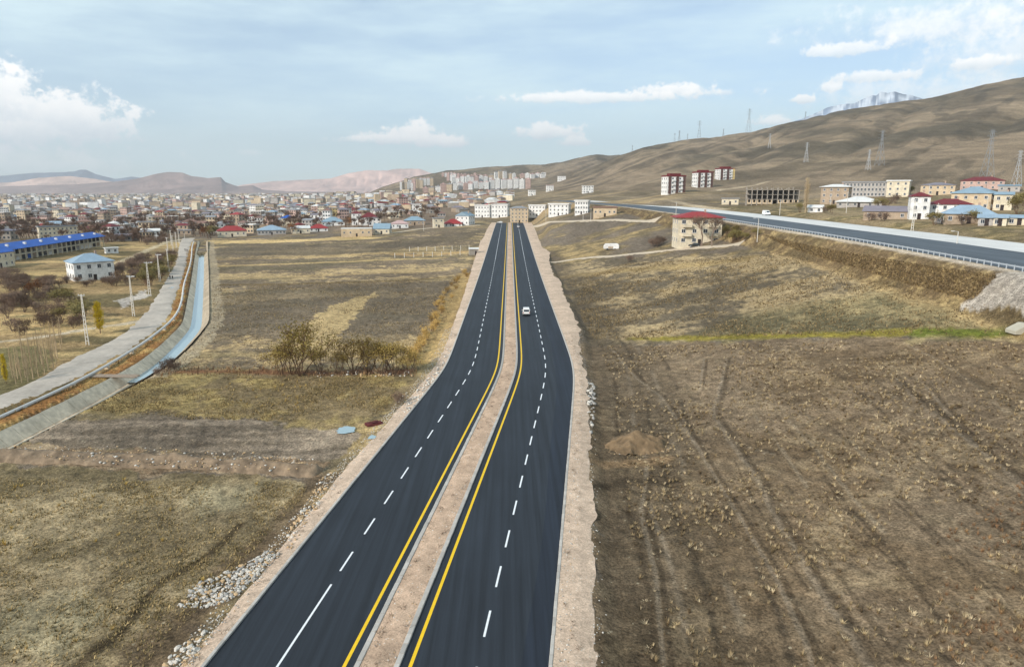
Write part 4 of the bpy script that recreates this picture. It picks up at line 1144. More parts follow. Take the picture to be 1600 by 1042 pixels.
def blue_market():
    a = np.array(gp(14, 410, -1.5)); b = np.array(gp(163, 384, -1.5))
    d = b - a; L = float(np.hypot(*d)); yaw = math.atan2(d[1], d[0])
    root = empty('workshop_row', (a[0], a[1], -1.6), yaw, 'long two storey workshop row with bright blue tin roof', 'building')
    TAKEN.append((*((a + b) / 2), L * .55)); TAKEN.append((*a, 25)); TAKEN.append((*b, 25))
    D = 12.0; h = 5.5
    mb = MB(); mb.box(0, L, 2.2, D, -1, h); build(mb, 'wall', wm('cream'), root)
    mb = MB(); mb.prism([(-.9, h), (D + .9, h), (D + .9, h + .15), (D / 2, h + 2.6), (-.9, h + .15)], -1, L + 1); mb.v = [(y, x, z) for x, y, z in mb.v]
    me = mb.mesh('roof', rm('bright blue')); b2 = bmesh.new(); b2.from_mesh(me); bmesh.ops.recalc_face_normals(b2, faces=b2.faces); b2.to_mesh(me); b2.free()
    ro = link('roof', me, root)
    n = int(L / 4.6); bay = L / n
    mb = MB(); mb.box(0, L, 0, 2.2, 2.6, 2.85); build(mb, 'gallery_floor', wm('cream'), root)
    for i in range(n + 1):
        mb = MB(); mb.box(i * bay - .18, i * bay + .18, 0, .36, -1, h); build(mb, 'pillar', wm('cream'), root)
    fills = [M_DARK, wm('grey'), rm('bright blue'), wm('white'), M_GLASS, wm('tan'), M_DARK]
    for i in range(n):
        for s in range(2):
            mb = MB(); mb.box(i * bay + .5, (i + 1) * bay - .5, 2.1, 2.19, s * 2.9 + .15, s * 2.9 + 2.3)
            build(mb, 'shop_front', random.choice(fills), root)
        if i % 3 == 1:
            mb = MB(); mb.box(i * bay, i * bay + 1.1, 2.2, 3.3, h + .6, h + 2.3); build(mb, 'chimney', wm('white'), ro)
    a = np.array(gp(-40, 422, -1.5))
    r2 = house('workshop', 'short workshop wing with bright blue roof and orange ridge', 'building', (a[0] - 2, a[1] + 8, -1.6), yaw - .1, 17, 14, 6.2, 'cream', 'bright blue', 'gable', 2.6, 2, nx=5)
blue_market()

def frame_building():
    x, y, z, t = hit(1205, 319)
    w = 78 * t / FPX; fl = 22 * t / FPX / 3; d = 13.0
    yaw = math.atan2(x, y); x += math.sin(yaw) * d / 2; y += math.cos(yaw) * d / 2
    root = empty('unfinished_building', (x, y, z), -yaw + R(4), 'bare concrete frame building of three open floors', 'building')
    TAKEN.append((x, y, w * .6)); m = wm('concrete')
    for s in range(1, 4):
        mb = MB(); mb.box(-w / 2, w / 2, -d / 2, d / 2, s * fl - .25, s * fl); build(mb, 'floor_slab', m, root)
    n = 10
    for i in range(n + 1):
        for yy in (-d / 2 + .25, 0, d / 2 - .25):
            xx = -w / 2 + .3 + (w - .6) * i / n
            mb = MB(); mb.box(xx - .25, xx + .25, yy - .25, yy + .25, -1, 3 * fl + random.choice((.0, 1.0, 1.4))); build(mb, 'column', m, root)
    for i in range(n):
        xx = -w / 2 + .3 + (w - .6) * i / n; bw = (w - .6) / n
        if i == 5:
            continue
        mb = MB()
        mb.box(xx + .25, xx + bw - .25, -d / 2 + .2, -d / 2 + .4, 0, fl * .35); mb.box(xx + .25, xx + bw * .3, -d / 2 + .2, -d / 2 + .4, fl * .35, fl - .25); mb.box(xx + bw * .75, xx + bw - .25, -d / 2 + .2, -d / 2 + .4, fl * .35, fl - .25)
        build(mb, 'infill_wall', wm('beige'), root)
    mb = MB(); mb.box(-w / 2 + .4, w / 2 - .4, d / 2 - .3, d / 2 - .1, 0, 3 * fl - .3); build(mb, 'rear_wall', m, root)
frame_building()

# apartment towers on the far hill
def towers():
    kinds = [('white', 'white'), ('white', 'pink'), ('pink', 'pink'), ('beige', 'grey'), ('white', 'grey')]
    rows = [(625, 640, 297, 285, 4), (632, 662, 294, 281, 5), (642, 650, 298, 286, 2), (655, 678, 290, 279, 4), (690, 712, 276, 271, 5), (698, 745, 283, 273, 9), (705, 770, 290, 277, 9), (660, 690, 302, 293, 3), (688, 708, 303, 289, 2), (707, 740, 297, 287, 4), (730, 765, 295, 284, 4), (764, 830, 295, 281, 7), (772, 792, 280, 269, 3), (795, 806, 280, 272, 2), (812, 852, 278, 272, 5), (745, 772, 282, 274, 3)]
    for (u0, u1, vb, vt, n) in rows:
        for i in range(n):
            u = u0 + (u1 - u0) * (i + .5) / n; wpx = min(9.0, (u1 - u0) / n * .85)
            wl_, rf = random.choice(kinds) if vb > 285 or u > 760 else random.choice(kinds[1:3])
            x, y, z, t = hit(u, vb + random.uniform(-.6, .6))
            w = wpx * t / FPX; d = w * .8; h = (vb - vt) * t / FPX * random.uniform(.9, 1.1)
            root = empty('apartment_tower', (x, y, z), random.uniform(-.3, .3), '%s apartment tower with %s top among the blocks on the far hill' % (wl_, rf), 'apartment', 'apartment towers on the far hill')
            mb = MB(); mb.box(-w / 2, w / 2, -d / 2, d / 2, -6, h); build(mb, 'wall', wm(wl_), root)
            mb = MB(); mb.box(-w * .52, w * .52, -d * .52, d * .52, h, h + 1.2); mb.box(-w * .15, w * .15, -d * .15, d * .15, h + 1.2, h + 3.6); build(mb, 'roof', rm(rf), root)
            mb = MB(); fl = max(3, int(h / 3.1))
            for s in range(fl):
                zc = (s + .5) * h / fl
                for j in range(4):
                    xc = -w / 2 + w * (j + .5) / 4
                    mb.box(xc - w * .07, xc + w * .07, -d / 2 - .1, -d / 2 + .05, zc - .7, zc + .7)
                mb.box(w / 2 - .05, w / 2 + .1, -d * .3, -d * .1, zc - .7, zc + .7); mb.box(w / 2 - .05, w / 2 + .1, d * .1, d * .3, zc - .7, zc + .7)
            tag(build(mb, 'window_panes', M_GLASS, root), kind='stuff')
towers()

# the town on the plain: the houses that show largest one by one, the rest as one mass
def town():
    wn = ['white', 'cream', 'grey', 'beige', 'tan', 'concrete', 'pink']; wp_ = [.26, .16, .13, .15, .13, .11, .06]
    rn = ['rust', 'grey', 'white', 'red', 'dark red', 'purple grey', 'slate blue', 'blue']; rp_ = [.25, .28, .16, .05, .06, .13, .05, .02]
    r = random.Random(5); nr = np.random.default_rng(5)
    cells = {}
    def free(x, y, rad):
        for (a, b, c) in TAKEN:
            if (a - x) ** 2 + (b - y) ** 2 < (c + rad) ** 2: return False
        i, j = int(x // 20), int(y // 20)
        for di in (-1, 0, 1):
            for dj in (-1, 0, 1):
                for (a, b, c) in cells.get((i + di, j + dj), ()):
                    if (a - x) ** 2 + (b - y) ** 2 < (c + rad) ** 2: return False
        return True
    n_ = 0; tries = 0
    while n_ < 255 and tries < 20000:
        tries += 1
        u = r.uniform(-60, 700); dep = r.uniform(430, 1000) ** 1.0
        x = (u - 800) / FPX * dep; y = dep
        lim = 450 if u < 280 else (520 if u < 400 else (560 if u < 600 else 640))
        if dep < lim: continue
        if u > 560 and r.random() < .55: continue
        w = r.uniform(6.5, 12); d = r.uniform(6, 9)
        if not free(x, y, max(w, d) * .62): continue
        cells.setdefault((int(x // 20), int(y // 20)), []).append((x, y, max(w, d) * .62))
        st = r.choices((1, 2, 3, 4), (.46, .38, .12, .04))[0]
        wa = r.choices(wn, wp_)[0]; rf = r.choices(rn, rp_)[0]
        rt = 'flat' if rf in ('white', 'grey') and r.random() < .6 else r.choice(('hip', 'hip', 'gable'))
        num = ('single', 'two', 'three', 'four')[st - 1]
        lab = '%s %s storey house with %s %s roof in the town on the plain' % (wa, num, rf, rt)
        house('town_house', lab, 'house', (x, y, Z(x, y)), r.uniform(-.5, .5), w, d, st * 3.0, wa, rf, rt, r.uniform(1.2, 2.2) if rt != 'flat' else .4, st, .5, 'houses of the town on the plain', 0, r.choice((3, 4)), 2, False, 0, ww=1.3, wh=1.4)
        n_ += 1
    # the rest
    V = []; F = []; C = []
    def addbox(x, y, z, w, d, h, rot, cw, cr, rh):
        ca, sa = math.cos(rot), math.sin(rot); k = len(V)
        def pt(a, b, c): V.append((x + a * ca - b * sa, y + a * sa + b * ca, z + c))
        for zz, col in ((-2, cw), (h, cw)):
            for a, b in ((-w, -d), (w, -d), (w, d), (-w, d)): pt(a, b, zz); C.append(col)
        for s_ in range(4): F.append((k + s_, k + (s_ + 1) % 4, k + 4 + (s_ + 1) % 4, k + 4 + s_))
        for a, b in ((-w, -d), (w, -d), (w, d), (-w, d)): pt(a * 1.08, b * 1.08, h); C.append(cr)
        for a, b in ((-w * .45, 0), (w * .45, 0)): pt(a, b, h + rh); C.append(cr)
        e = k + 8
        F.extend([(e, e + 1, e + 5, e + 4), (e + 1, e + 2, e + 5, e + 5), (e + 2, e + 3, e + 4, e + 5), (e + 3, e, e + 4, e + 4)])
    cnt = 0
    for _ in range(13000):
        u = r.uniform(-140, 640); dep = 980 * (6200 / 980) ** (r.random() ** .8)
        if u > 560 and dep > 2000: continue
        x = (u - 800) / FPX * dep; y = dep
        tall = r.random() < (.06 + .10 * (dep > 2200))
        w = r.uniform(3, 6) * (1.3 if tall else 1) * (1 + dep / 9000); d = r.uniform(3.5, 5.5); h = r.uniform(9, 17) if tall else r.uniform(2.8, 7)
        cw = lin(*WALLS[r.choices(wn, wp_)[0]]) * r.uniform(.8, 1.08); cr = lin(*ROOFS[r.choices(rn, rp_)[0]]) * r.uniform(.8, 1.1)
        z = float(far_z(np.array([x]), np.array([y]))[0])
        addbox(x, y, z, w, d, h, r.uniform(-.5, .5), cw, cr, .2 if tall else r.uniform(.3, 2.0)); cnt += 1
    for _ in range(130):                                   # scattered houses between the road end and the hill
        u = r.uniform(560, 800); dep = r.uniform(720, 1900)
        x = (u - 800) / FPX * dep; y = dep
        cw = lin(*WALLS[r.choices(wn, wp_)[0]]); cr = lin(*ROOFS[r.choices(rn, rp_)[0]])
        z = float(far_z(np.array([x]), np.array([y]))[0])
        addbox(x, y, z, r.uniform(4, 8), r.uniform(4, 6), r.uniform(3, 8), r.uniform(-.5, .5), cw, cr, r.uniform(.3, 2))
    F = [f if f[2] != f[3] else (f[0], f[1], f[2], f[2]) for f in F]
    me = bpy.data.meshes.new('town_buildings')
    me.from_pydata([tuple(v) for v in V], [], [tuple(dict.fromkeys(f)) for f in F])
    a = me.color_attributes.new('tint', 'FLOAT_COLOR', 'POINT')
    c4 = np.ones((len(V), 4), np.float32); c4[:, :3] = np.array(C); a.data.foreach_set('color', c4.ravel())
    me.materials.append(mat('town_walls', (0, 0, 0), .85, .25, .35, vcol='tint', coord='World', var2=.2, scale2=.08))
    tag(link('town_buildings', me), 'far mass of small pale town buildings spread over the plain', 'buildings', None, 'stuff')
town()

# ------------------------------------------------------------------ trees and shrubs
def limbs(mb, p, d, L, r, depth, rnd, spread=.6, up=.15, n=3, tips=None, sides=3, shrink=.68):
    """tapering limbs that fork; collects twig ends"""
    q = p
    seg = 2 if depth > 0 else 1
    for s in range(seg):
        d2 = (d + Vector((rnd.uniform(-.18, .18), rnd.uniform(-.18, .18), rnd.uniform(-.05, .15)))).normalized()
        e = q + d2 * (L / seg)
        mb.tube(q, e, r * (1 - .35 * s / seg), r * (1 - .35 * (s + 1) / seg), sides, cap=False)
        q, d = e, d2
    if tips is not None and depth <= 1: tips.append((q, d))
    if depth <= 0: return
    for k in range(n):
        a = rnd.uniform(0, 2 * math.pi)
        o = d.orthogonal().normalized(); o.rotate(Matrix.Rotation(a, 3, d))
        nd = (d + o * rnd.uniform(spread * .5, spread * 1.2) + Vector((0, 0, up))).normalized()
        limbs(mb, q, nd, L * rnd.uniform(shrink - .1, shrink + .1), r * .62, depth - 1, rnd, spread, up, n, tips, sides, shrink)

def leaf_cloud(tips, rnd, n, size, rad, squash=1.0):
    V = []; F = []
    for p, d in tips:
        for _ in range(n):
            c = p + Vector((rnd.gauss(0, rad), rnd.gauss(0, rad), rnd.gauss(0, rad * squash)))
            a = Vector((rnd.uniform(-1, 1), rnd.uniform(-1, 1), rnd.uniform(-1, 1))).normalized(); b = a.orthogonal().normalized()
            s = size * rnd.uniform(.6, 1.4); k = len(V)
            V += [tuple(c + a * s), tuple(c + b * s * .6), tuple(c - a * s), tuple(c - b * s * .6)]
            F.append((k, k + 1, k + 2, k + 3))
    return V, F
BARK = {n: mat('bark_' + n, lin(*c), .95, .15, 3) for n, c in {'purple': (106, 92, 82), 'brown': (104, 82, 66), 'pale': (176, 154, 124), 'grey': (134, 118, 104), 'rust': (134, 82, 56)}.items()}
LEAF = {n: mat('leaf_' + n, lin(*c), .8, .25, 2.0) for n, c in {'yellow': (196, 168, 30), 'olive': (122, 110, 64), 'hedge': (148, 126, 66), 'rust': (144, 100, 62), 'gold': (184, 150, 86), 'dry': (178, 156, 122), 'maroon': (114, 92, 76), 'brown': (124, 98, 76)}.items()}
PROTO = {}
def proto(kind, var):
    if (kind, var) in PROTO: return PROTO[(kind, var)]
    rnd = random.Random(hash((kind, var)) % 1000 if False else sum(map(ord, kind)) * 7 + var)
    mb = MB(); tips = []; leaves = None
    if kind == 'bare_shrub':
        for k in range(7):
            a = rnd.uniform(0, 6.28); limbs(mb, Vector((math.cos(a) * .25, math.sin(a) * .25, 0)), Vector((math.cos(a) * .5, math.sin(a) * .5, 1)).normalized(), 1.0, .05, 3, rnd, .75, .06, 3, tips)
        for p_, d_ in list(tips)[::2]: tips.append((p_ * .66, d_))
        spec = ('purple', 'maroon', 2, .10, .30)
    elif kind == 'olive_shrub':
        for k in range(7):
            a = rnd.uniform(0, 6.28); limbs(mb, Vector((math.cos(a) * .25, math.sin(a) * .25, 0)), Vector((math.cos(a) * .4, math.sin(a) * .4, 1)).normalized(), 1.25, .05, 3, rnd, .6, .12, 3, tips)
        spec = ('brown', 'olive', 4, .12, .28)
    elif kind == 'rust_tree':
        limbs(mb, Vector((0, 0, 0)), Vector((0, 0, 1)), 1.3, .15, 4, rnd, .75, .1, 3, tips, 4)
        spec = ('brown', 'rust', 6, .14, .35)
    elif kind == 'bare_tree':
        limbs(mb, Vector((0, 0, 0)), Vector((0, 0, 1)), 2.0, .22, 5, rnd, .6, .1, 3, tips, 4, .7)
        spec = ('grey', 'brown', 2, .10, .3)
    elif kind == 'town_tree':
        limbs(mb, Vector((0, 0, 0)), Vector((0, 0, 1)), 1.6, .16, 4, rnd, .55, .15, 3, tips, 3, .72)
        spec = ('brown', 'brown', 2, .2, .35)
    elif kind == 'sapling':
        mb.tube((0, 0, 0), (0, 0, 3.15), .09, .06, 4, cap=False)
        for k in range(52):
            h = rnd.uniform(.9, 6.2); a = rnd.uniform(0, 6.28); L = .9 * (1 - h / 8)
            if h < 3.2: b = Vector((0, 0, h))
            else: b = Vector((0, 0, h))
            mb.tube(b, b + Vector((math.cos(a) * L * .35, math.sin(a) * L * .35, L * 1.5)), .03, .008, 3, cap=False)
        mb.tube((0, 0, 3.1), (0, 0, 6.8), .055, .012, 4, cap=False)
        spec = ('pale', 'dry', 0, .1, .2)
    elif kind == 'poplar':
        mb.tube((0, 0, 0), (.1, 0, 9), .28, .14, 6, cap=False); mb.tube((.1, 0, 9), (0, .1, 17.5), .14, .02, 5, cap=False)
        for k in range(150):
            h = rnd.uniform(2.0, 16.5); a = rnd.uniform(0, 6.28); L = (1.9 if h < 12 else 1.2) * rnd.uniform(.6, 1.2)
            b = Vector((0, 0, h)); e = b + Vector((math.cos(a) * L * .45, math.sin(a) * L * .45, L * 1.25)); mb.tube(b, e, .05, .012, 3, cap=False); tips.append((e, Vector((0, 0, 1))))
        spec = ('pale', 'dry', 16, .16, .42)
    elif kind == 'yellow_poplar':
        mb.tube((0, 0, 0), (0, 0, 7.2), .14, .03, 6, cap=False)
        for k in range(150):
            h = rnd.uniform(.7, 7.0); a = rnd.uniform(0, 6.28); L = 1.25 * math.sin(min(1, (h + .4) / 2.2) * 1.57) * (1 - max(0, h - 4.5) / 3.4)
            b = Vector((0, 0, h)); e = b + Vector((math.cos(a) * L * .8, math.sin(a) * L * .8, L * .7)); mb.tube(b, e, .03, .008, 3, cap=False)
            tips.append((e, Vector((0, 0, 1)))); tips.append((b.lerp(e, .6), Vector((0, 0, 1))))
        spec = ('brown', 'yellow', 9, .13, .24)
    elif kind == 'gold_bush':
        for k in range(16):
            a = rnd.uniform(0, 6.28); t = rnd.uniform(.2, .9)
            b = Vector((math.cos(a) * .2, math.sin(a) * .2, 0)); e = Vector((math.cos(a) * t, math.sin(a) * t, rnd.uniform(.8, 1.5)))
            mb.tube(b, e, .02, .006, 3, cap=False); tips.append((e, Vector((0, 0, 1)))); tips.append((b.lerp(e, .6), Vector((0, 0, 1))))
        spec = ('brown', 'gold', 9, .11, .20)
    elif kind == 'yellow_shrub_tree':
        for k in range(5):
            a = rnd.uniform(0, 6.28); limbs(mb, Vector((math.cos(a) * .3, math.sin(a) * .3, 0)), Vector((math.cos(a) * .45, math.sin(a) * .45, 1)).normalized(), 1.7, .08, 4, rnd, .55, .14, 3, tips)
        spec = ('brown', 'hedge', 3, .10, .34)
    b_, l_, n_, s_, r_ = spec
    me = mb.mesh(kind + '_limbs', BARK[b_])
    lm = None
    if n_:
        V, F = leaf_cloud(tips, rnd, n_, s_, r_)
        lm = np_mesh(kind + '_leaves', V, F, LEAF[l_])
    PROTO[(kind, var)] = (me, lm)
    return PROTO[(kind, var)]

def plant(name, kind, x, y, s, label, cat='shrub', group=None, sz=None, var=None, sink=.05):
    me, lm = proto(kind, random.randrange(3) if var is None else var)
    root = empty(name, (x, y, Z(x, y) - sink), random.uniform(0, 6.28), label, cat, group)
    root.scale = (s, s, sz or s)
    link('trunk', me, root)
    if lm: link('crown', lm, root)
    return root

def clear_spot(x, y):
    if abs(x - float(median_x(y))) < 17: return False
    d, s = pdist(np.array([x]), np.array([y]), CANAL)
    if d[0] < 4.0: return False
    d1, s1 = pdist(np.array([x]), np.array([y]), GR_L); d2, s2 = pdist(np.array([x]), np.array([y]), GR_R)
    if d1[0] < 1.5 or d2[0] < 1.5 or s1[0] != s2[0]: return False
    for a, b, c in TAKEN:
        if (a - x) ** 2 + (b - y) ** 2 < (c * .9) ** 2: return False
    return True

def scatter(poly, n, kind, smin, smax, name, label, cat, group):
    pts = [hit(u, v)[:2] for u, v in poly]
    xs = [p[0] for p in pts]; ys_ = [p[1] for p in pts]; k = 0; tr = 0
    while k < n and tr < n * 40:
        tr += 1
        x = random.uniform(min(xs), max(xs)); y = random.uniform(min(ys_), max(ys_))
        if not inpoly(np.array([x]), np.array([y]), pts)[0] or not clear_spot(x, y): continue
        plant(name, kind, x, y, random.uniform(smin, smax), label, cat, group); k += 1

scatter([(0, 428), (90, 438), (120, 445), (110, 456), (60, 466), (0, 482)], 42, 'bare_shrub', .9, 1.4, 'orchard_shrub', 'bare purplish orchard shrub on straw ground near the white house', 'shrub', 'orchard shrubs near the white house')
scatter([(176, 418), (230, 405), (272, 402), (272, 420), (235, 440), (180, 452)], 50, 'bare_shrub', 1.0, 1.6, 'hedge_shrub', 'dark reddish brown shrub of the thicket beside the white house', 'shrub', 'thicket beside the white house')
scatter([(225, 436), (262, 412), (276, 402), (277, 425), (262, 440), (225, 455)], 16, 'olive_shrub', 1.0, 1.5, 'olive_shrub', 'olive green twiggy bush beside the gravel track poles', 'shrub', 'olive bushes along the gravel track')
scatter([(112, 440), (180, 440), (180, 450), (112, 452)], 8, 'bare_shrub', .7, 1.0, 'orchard_shrub', 'low reddish shrub right before the white house wall', 'shrub', 'low shrubs before the white house wall')
scatter([(0, 470), (70, 462), (128, 470), (130, 512), (60, 522), (0, 530)], 40, 'bare_shrub', .8, 1.3, 'orchard_shrub', 'bare reddish shrub on the slope above the side lane', 'shrub', 'shrubs above the side lane')
scatter([(85, 470), (130, 470), (128, 510), (100, 518)], 6, 'olive_shrub', 1.0, 1.5, 'olive_shrub', 'yellowing olive bush near the yellow poplar', 'shrub', 'yellowing bushes near the yellow poplar')
scatter([(160, 372), (255, 372), (262, 380), (200, 392), (160, 388)], 40, 'bare_shrub', 1.3, 2.1, 'hedge_tree', 'bare purple brown tree of the belt behind the side lane', 'tree', 'tree belt behind the side lane')
scatter([(286, 372), (312, 366), (340, 366), (340, 372), (316, 376)], 5, 'olive_shrub', 1.6, 2.2, 'olive_shrub', 'dark olive tree at the far end of the gravel track', 'tree', 'trees at the far end of the track')
def at_px(u, v): return hit(u, v)[:2]
plant('rust_tree', 'rust_tree', *at_px(60, 466), 1.35, 'rust orange tree standing alone in the orchard', 'tree')
plant('rust_tree', 'rust_tree', *at_px(325, 373), 2.4, 'big rust brown tree at the canal head beside the red roofed bungalow', 'tree')
plant('rust_tree', 'rust_tree', *at_px(456, 366), 1.9, 'rust orange tree beside the glazed pavilion', 'tree')
plant('rust_tree', 'rust_tree', *at_px(545, 356), 2.0, 'rust brown tree before the white house with dark red roof', 'tree')
plant('yellow_poplar', 'yellow_poplar', *at_px(157, 521), .78, 'bright yellow narrow poplar beside the lattice pole', 'tree', sz=.98)
plant('yellow_sapling', 'yellow_poplar', *at_px(10, 600), .35, 'small yellow sapling in the green patch by the track', 'tree', sz=.7)
plant('poplar', 'poplar', *at_px(1258, 333), .85, 'tall pale bare poplar at the village edge', 'tree')
for (u, v, s) in ((1096, 385, 1.75), (1112, 385, 1.6)):
    plant('bare_tree', 'bare_tree', *at_px(u, v), s, 'large bare tree in front of the cream apartment house', 'tree', 'bare trees before the cream apartment house')
scatter([(1010, 385), (1046, 378), (1048, 384), (1012, 390)], 6, 'bare_shrub', 1.0, 1.4, 'bare_shrub', 'dark bare shrub beside the cream apartment house', 'shrub', 'shrubs beside the cream apartment house')
scatter([(1130, 372), (1170, 362), (1200, 375), (1150, 384)], 8, 'olive_shrub', .8, 1.2, 'bank_shrub', 'tangled brown bush on the bank behind the cream apartment house', 'shrub', 'bushes on the bank behind the apartment house')
plant('bare_shrub', 'bare_shrub', *at_px(983, 410), 1.0, 'single dark shrub by the field lane', 'shrub')
for (u, v, s) in ((1372, 330, 1.6), (1385, 325, 1.8), (1400, 318, 1.8), (1460, 352, 1.2), (1505, 352, 1.3), (1520, 350, 1.2), (1290, 333, 1.2), (1300, 334, 1.1), (1360, 346, 1.2), (1380, 346, 1.2), (1590, 335, 1.8), (1600, 322, 1.6), (1250, 332, 1.2), (1466, 302, 1.4), (1420, 305, 1.5)):
    plant('village_shrub', 'bare_shrub' if random.random() < .6 else 'olive_shrub', *at_px(u, v), s, 'twiggy brown bush between the village houses', 'shrub', 'bushes between the village houses')
# hedge across the left field
plant('field_tree', 'yellow_shrub_tree', *at_px(470, 586), 1.75, 'large yellowing bush at the hedge in the field', 'shrub')
for (u, s) in ((552, 1.2), (574, 1.25), (598, 1.05), (615, 1.1), (640, .8), (500, .85), (528, .8), (440, .95), (455, 1.1)):
    plant('hedge_bush', 'yellow_shrub_tree', *at_px(u, 585), s, 'smaller yellowing bush of the hedge in the field', 'shrub', 'hedge in the field')
plant('bare_shrub', 'bare_shrub', *at_px(622, 632), .7, 'small dark bare shrub at the roadside rubble', 'shrub')
scatter([(225, 575), (262, 568), (280, 580), (230, 592)], 5, 'bare_shrub', .5, .8, 'red_shrub', 'reddish low shrub at the canal bend', 'shrub', 'reddish shrubs at the canal bend')
for i in range(30):
    t = i / 29; u = 728 - 78 * t ** .8 + random.uniform(-9, 7); v = 428 + 136 * t
    x, y = at_px(u, v)
    if abs(x - float(median_x(y))) < 15.5: x = float(median_x(y)) - 15.5 - random.random() * 3
    plant('golden_bush', 'gold_bush', x, y, random.uniform(.8, 1.25), 'golden dry bush on the road verge', 'shrub', 'golden bushes on the road verge')
for (u, v) in ((25, 600), (34, 598), (44, 597), (52, 592), (40, 590), (60, 588), (70, 585), (76, 580), (84, 575), (88, 570), (64, 578), (50, 580), (30, 585), (95, 545), (74, 545), (60, 552), (36, 560), (97, 538), (88, 550), (28, 592), (46, 586), (56, 584), (66, 570), (80, 566), (42, 575), (70, 560), (58, 566), (48, 568), (20, 590), (90, 560), (82, 548)):
    x, y = at_px(u, v)
    plant('bare_sapling', 'sapling', x, y, random.uniform(.75, 1.05), 'pale bare sapling of the thin row by the gravel track', 'tree', 'bare saplings by the gravel track')
# town trees: one mass
def town_trees():
    V0 = []; F0 = []; 
    base = []
    for var in range(3):
        me, lm = proto('town_tree', var)
        for m_ in (me, lm):
            n = len(m_.vertices); v = np.zeros(n * 3); m_.vertices.foreach_get('co', v); v = v.reshape(-1, 3)
            f = np.array([tuple(p.vertices) for p in m_.polygons]); base.append((v, f))
    Vs = []; Fs = []; o = 0; r = random.Random(11)
    for i in range(1700):
        u = r.uniform(-80, 690); dep = 440 * (3000 / 440) ** (r.random() ** 1.3)
        lim = 440 if u < 280 else (490 if u < 420 else 520 if u < 600 else 590)
        if dep < lim: continue
        x = (u - 800) / FPX * dep; y = dep
        if any((a - x) ** 2 + (b - y) ** 2 < (c * .75) ** 2 for a, b, c in TAKEN): continue
        z = Z(x, y); s = r.uniform(.9, 2.0); a = r.uniform(0, 6.28)
        which = [base[2 * r.randrange(3) + 1]] if dep > 800 else [base[k] for k in ((0, 1), (2, 3), (4, 5))[r.randrange(3)]]
        for v, f in which:
            if dep > 800: f = f[::3]
            ca, sa = math.cos(a), math.sin(a)
            Vs.append(np.stack([x + s * (v[:, 0] * ca - v[:, 1] * sa), y + s * (v[:, 0] * sa + v[:, 1] * ca), z + s * v[:, 2]], 1)); Fs.append(f + o); o += len(v)
    me = np_mesh('town_trees', np.concatenate(Vs), np.concatenate(Fs), BARK['brown'])
    tag(link('town_trees', me), 'bare brown trees spread between the town houses', 'trees', None, 'stuff')
town_trees()

# ------------------------------------------------------------------ grass and weeds on the fields
def tufts(name, label, poly, n, hmin, hmax, wmin, wmax, cols, blades=5, avoid=True, seed=1, clump=True):
    r = np.random.default_rng(seed)
    pts = [hit(u, v)[:2] for u, v in poly]
    xs = [p[0] for p in pts]; ys_ = [p[1] for p in pts]
    x = r.uniform(min(xs), max(xs), n * 6); y = r.uniform(min(ys_), max(ys_), n * 6)
    ok = inpoly(x, y, pts)
    off = np.abs(x - median_x(y)); ok &= off > np.where(x > median_x(y), 17.5, 15.5)
    ok &= ~((x > hw_x(y) - 1.5) & (x < hw_x(y) + 40))
    if clump: ok &= fbm(x / 6, y / 6, seed + 40, 3) + r.uniform(-.18, .18, len(x)) > .5
    d, _ = pdist(x, y, CANAL); ok &= d > 4
    x, y = x[ok][:n], y[ok][:n]
    z = terrain(x, y); m = len(x)
    V = np.zeros((m, blades, 3, 3)); col = np.zeros((m, blades, 3, 3))
    C = np.array([lin(*c_) for c_ in cols]); cs = C[r.integers(0, len(C), m)] * r.uniform(.8, 1.2, (m, 1))
    h = r.uniform(hmin, hmax, m); w = r.uniform(wmin, wmax, m)
    for b in range(blades):
        a = r.uniform(0, 6.28, m); lean = r.uniform(.3, 1.0, m) * w
        dx, dy = np.cos(a), np.sin(a); bw = w * (.08 if blades > 6 else .2)
        V[:, b, 0] = np.stack([x - dy * bw, y + dx * bw, z - .06], 1); V[:, b, 1] = np.stack([x + dy * bw, y - dx * bw, z - .06], 1)
        V[:, b, 2] = np.stack([x + dx * lean, y + dy * lean, z + h * r.uniform(.6, 1.1, m)], 1)
        col[:, b] = cs[:, None]
    F = np.arange(m * blades * 3).reshape(-1, 3)
    me = np_mesh(name, V.reshape(-1, 3), F, mat('dry_stalks', (0, 0, 0), .9, .1, 2, vcol='tint', coord='World'), col.reshape(-1, 3))
    tag(link(name, me), label, 'grass', None, 'stuff')
tufts('dry_weeds', 'pale dry weeds scattered over the worked field', [(930, 540), (1640, 522), (1800, 1100), (930, 1100)], 5200, .12, .45, .16, .5, [(182, 160, 122), (160, 138, 102), (130, 112, 82), (196, 176, 142), (104, 86, 62)], 18, seed=2)
tufts('rusty_weeds', 'rusty brown weeds at the near corner of the worked field', [(1480, 830), (1620, 740), (1800, 1100), (1450, 1100)], 260, .15, .4, .2, .45, [(138, 106, 76), (150, 118, 82), (120, 92, 66)], 18, seed=3)
tufts('meadow_grass', 'short dry grass over the near field on the canal side', [(-80, 745), (430, 752), (480, 760), (430, 860), (300, 960), (160, 1110), (-300, 1110)], 16000, .08, .26, .08, .24, [(166, 144, 100), (134, 116, 78), (110, 98, 66), (184, 160, 114)], 4, seed=4)
tufts('meadow_grass', 'short dry grass before the hedge in the field', [(130, 640), (240, 590), (630, 590), (600, 655), (300, 655)], 9000, .1, .32, .1, .3, [(172, 148, 102), (142, 122, 82), (114, 100, 68)], 4, seed=5)
tufts('straw_grass', 'straw coloured grass over the rising field below the bank', [(920, 528), (1600, 515), (1540, 470), (1230, 388), (980, 412), (890, 440)], 14000, .15, .45, .15, .45, [(164, 142, 102), (144, 124, 88), (114, 98, 70), (98, 84, 60)], 4, seed=6)
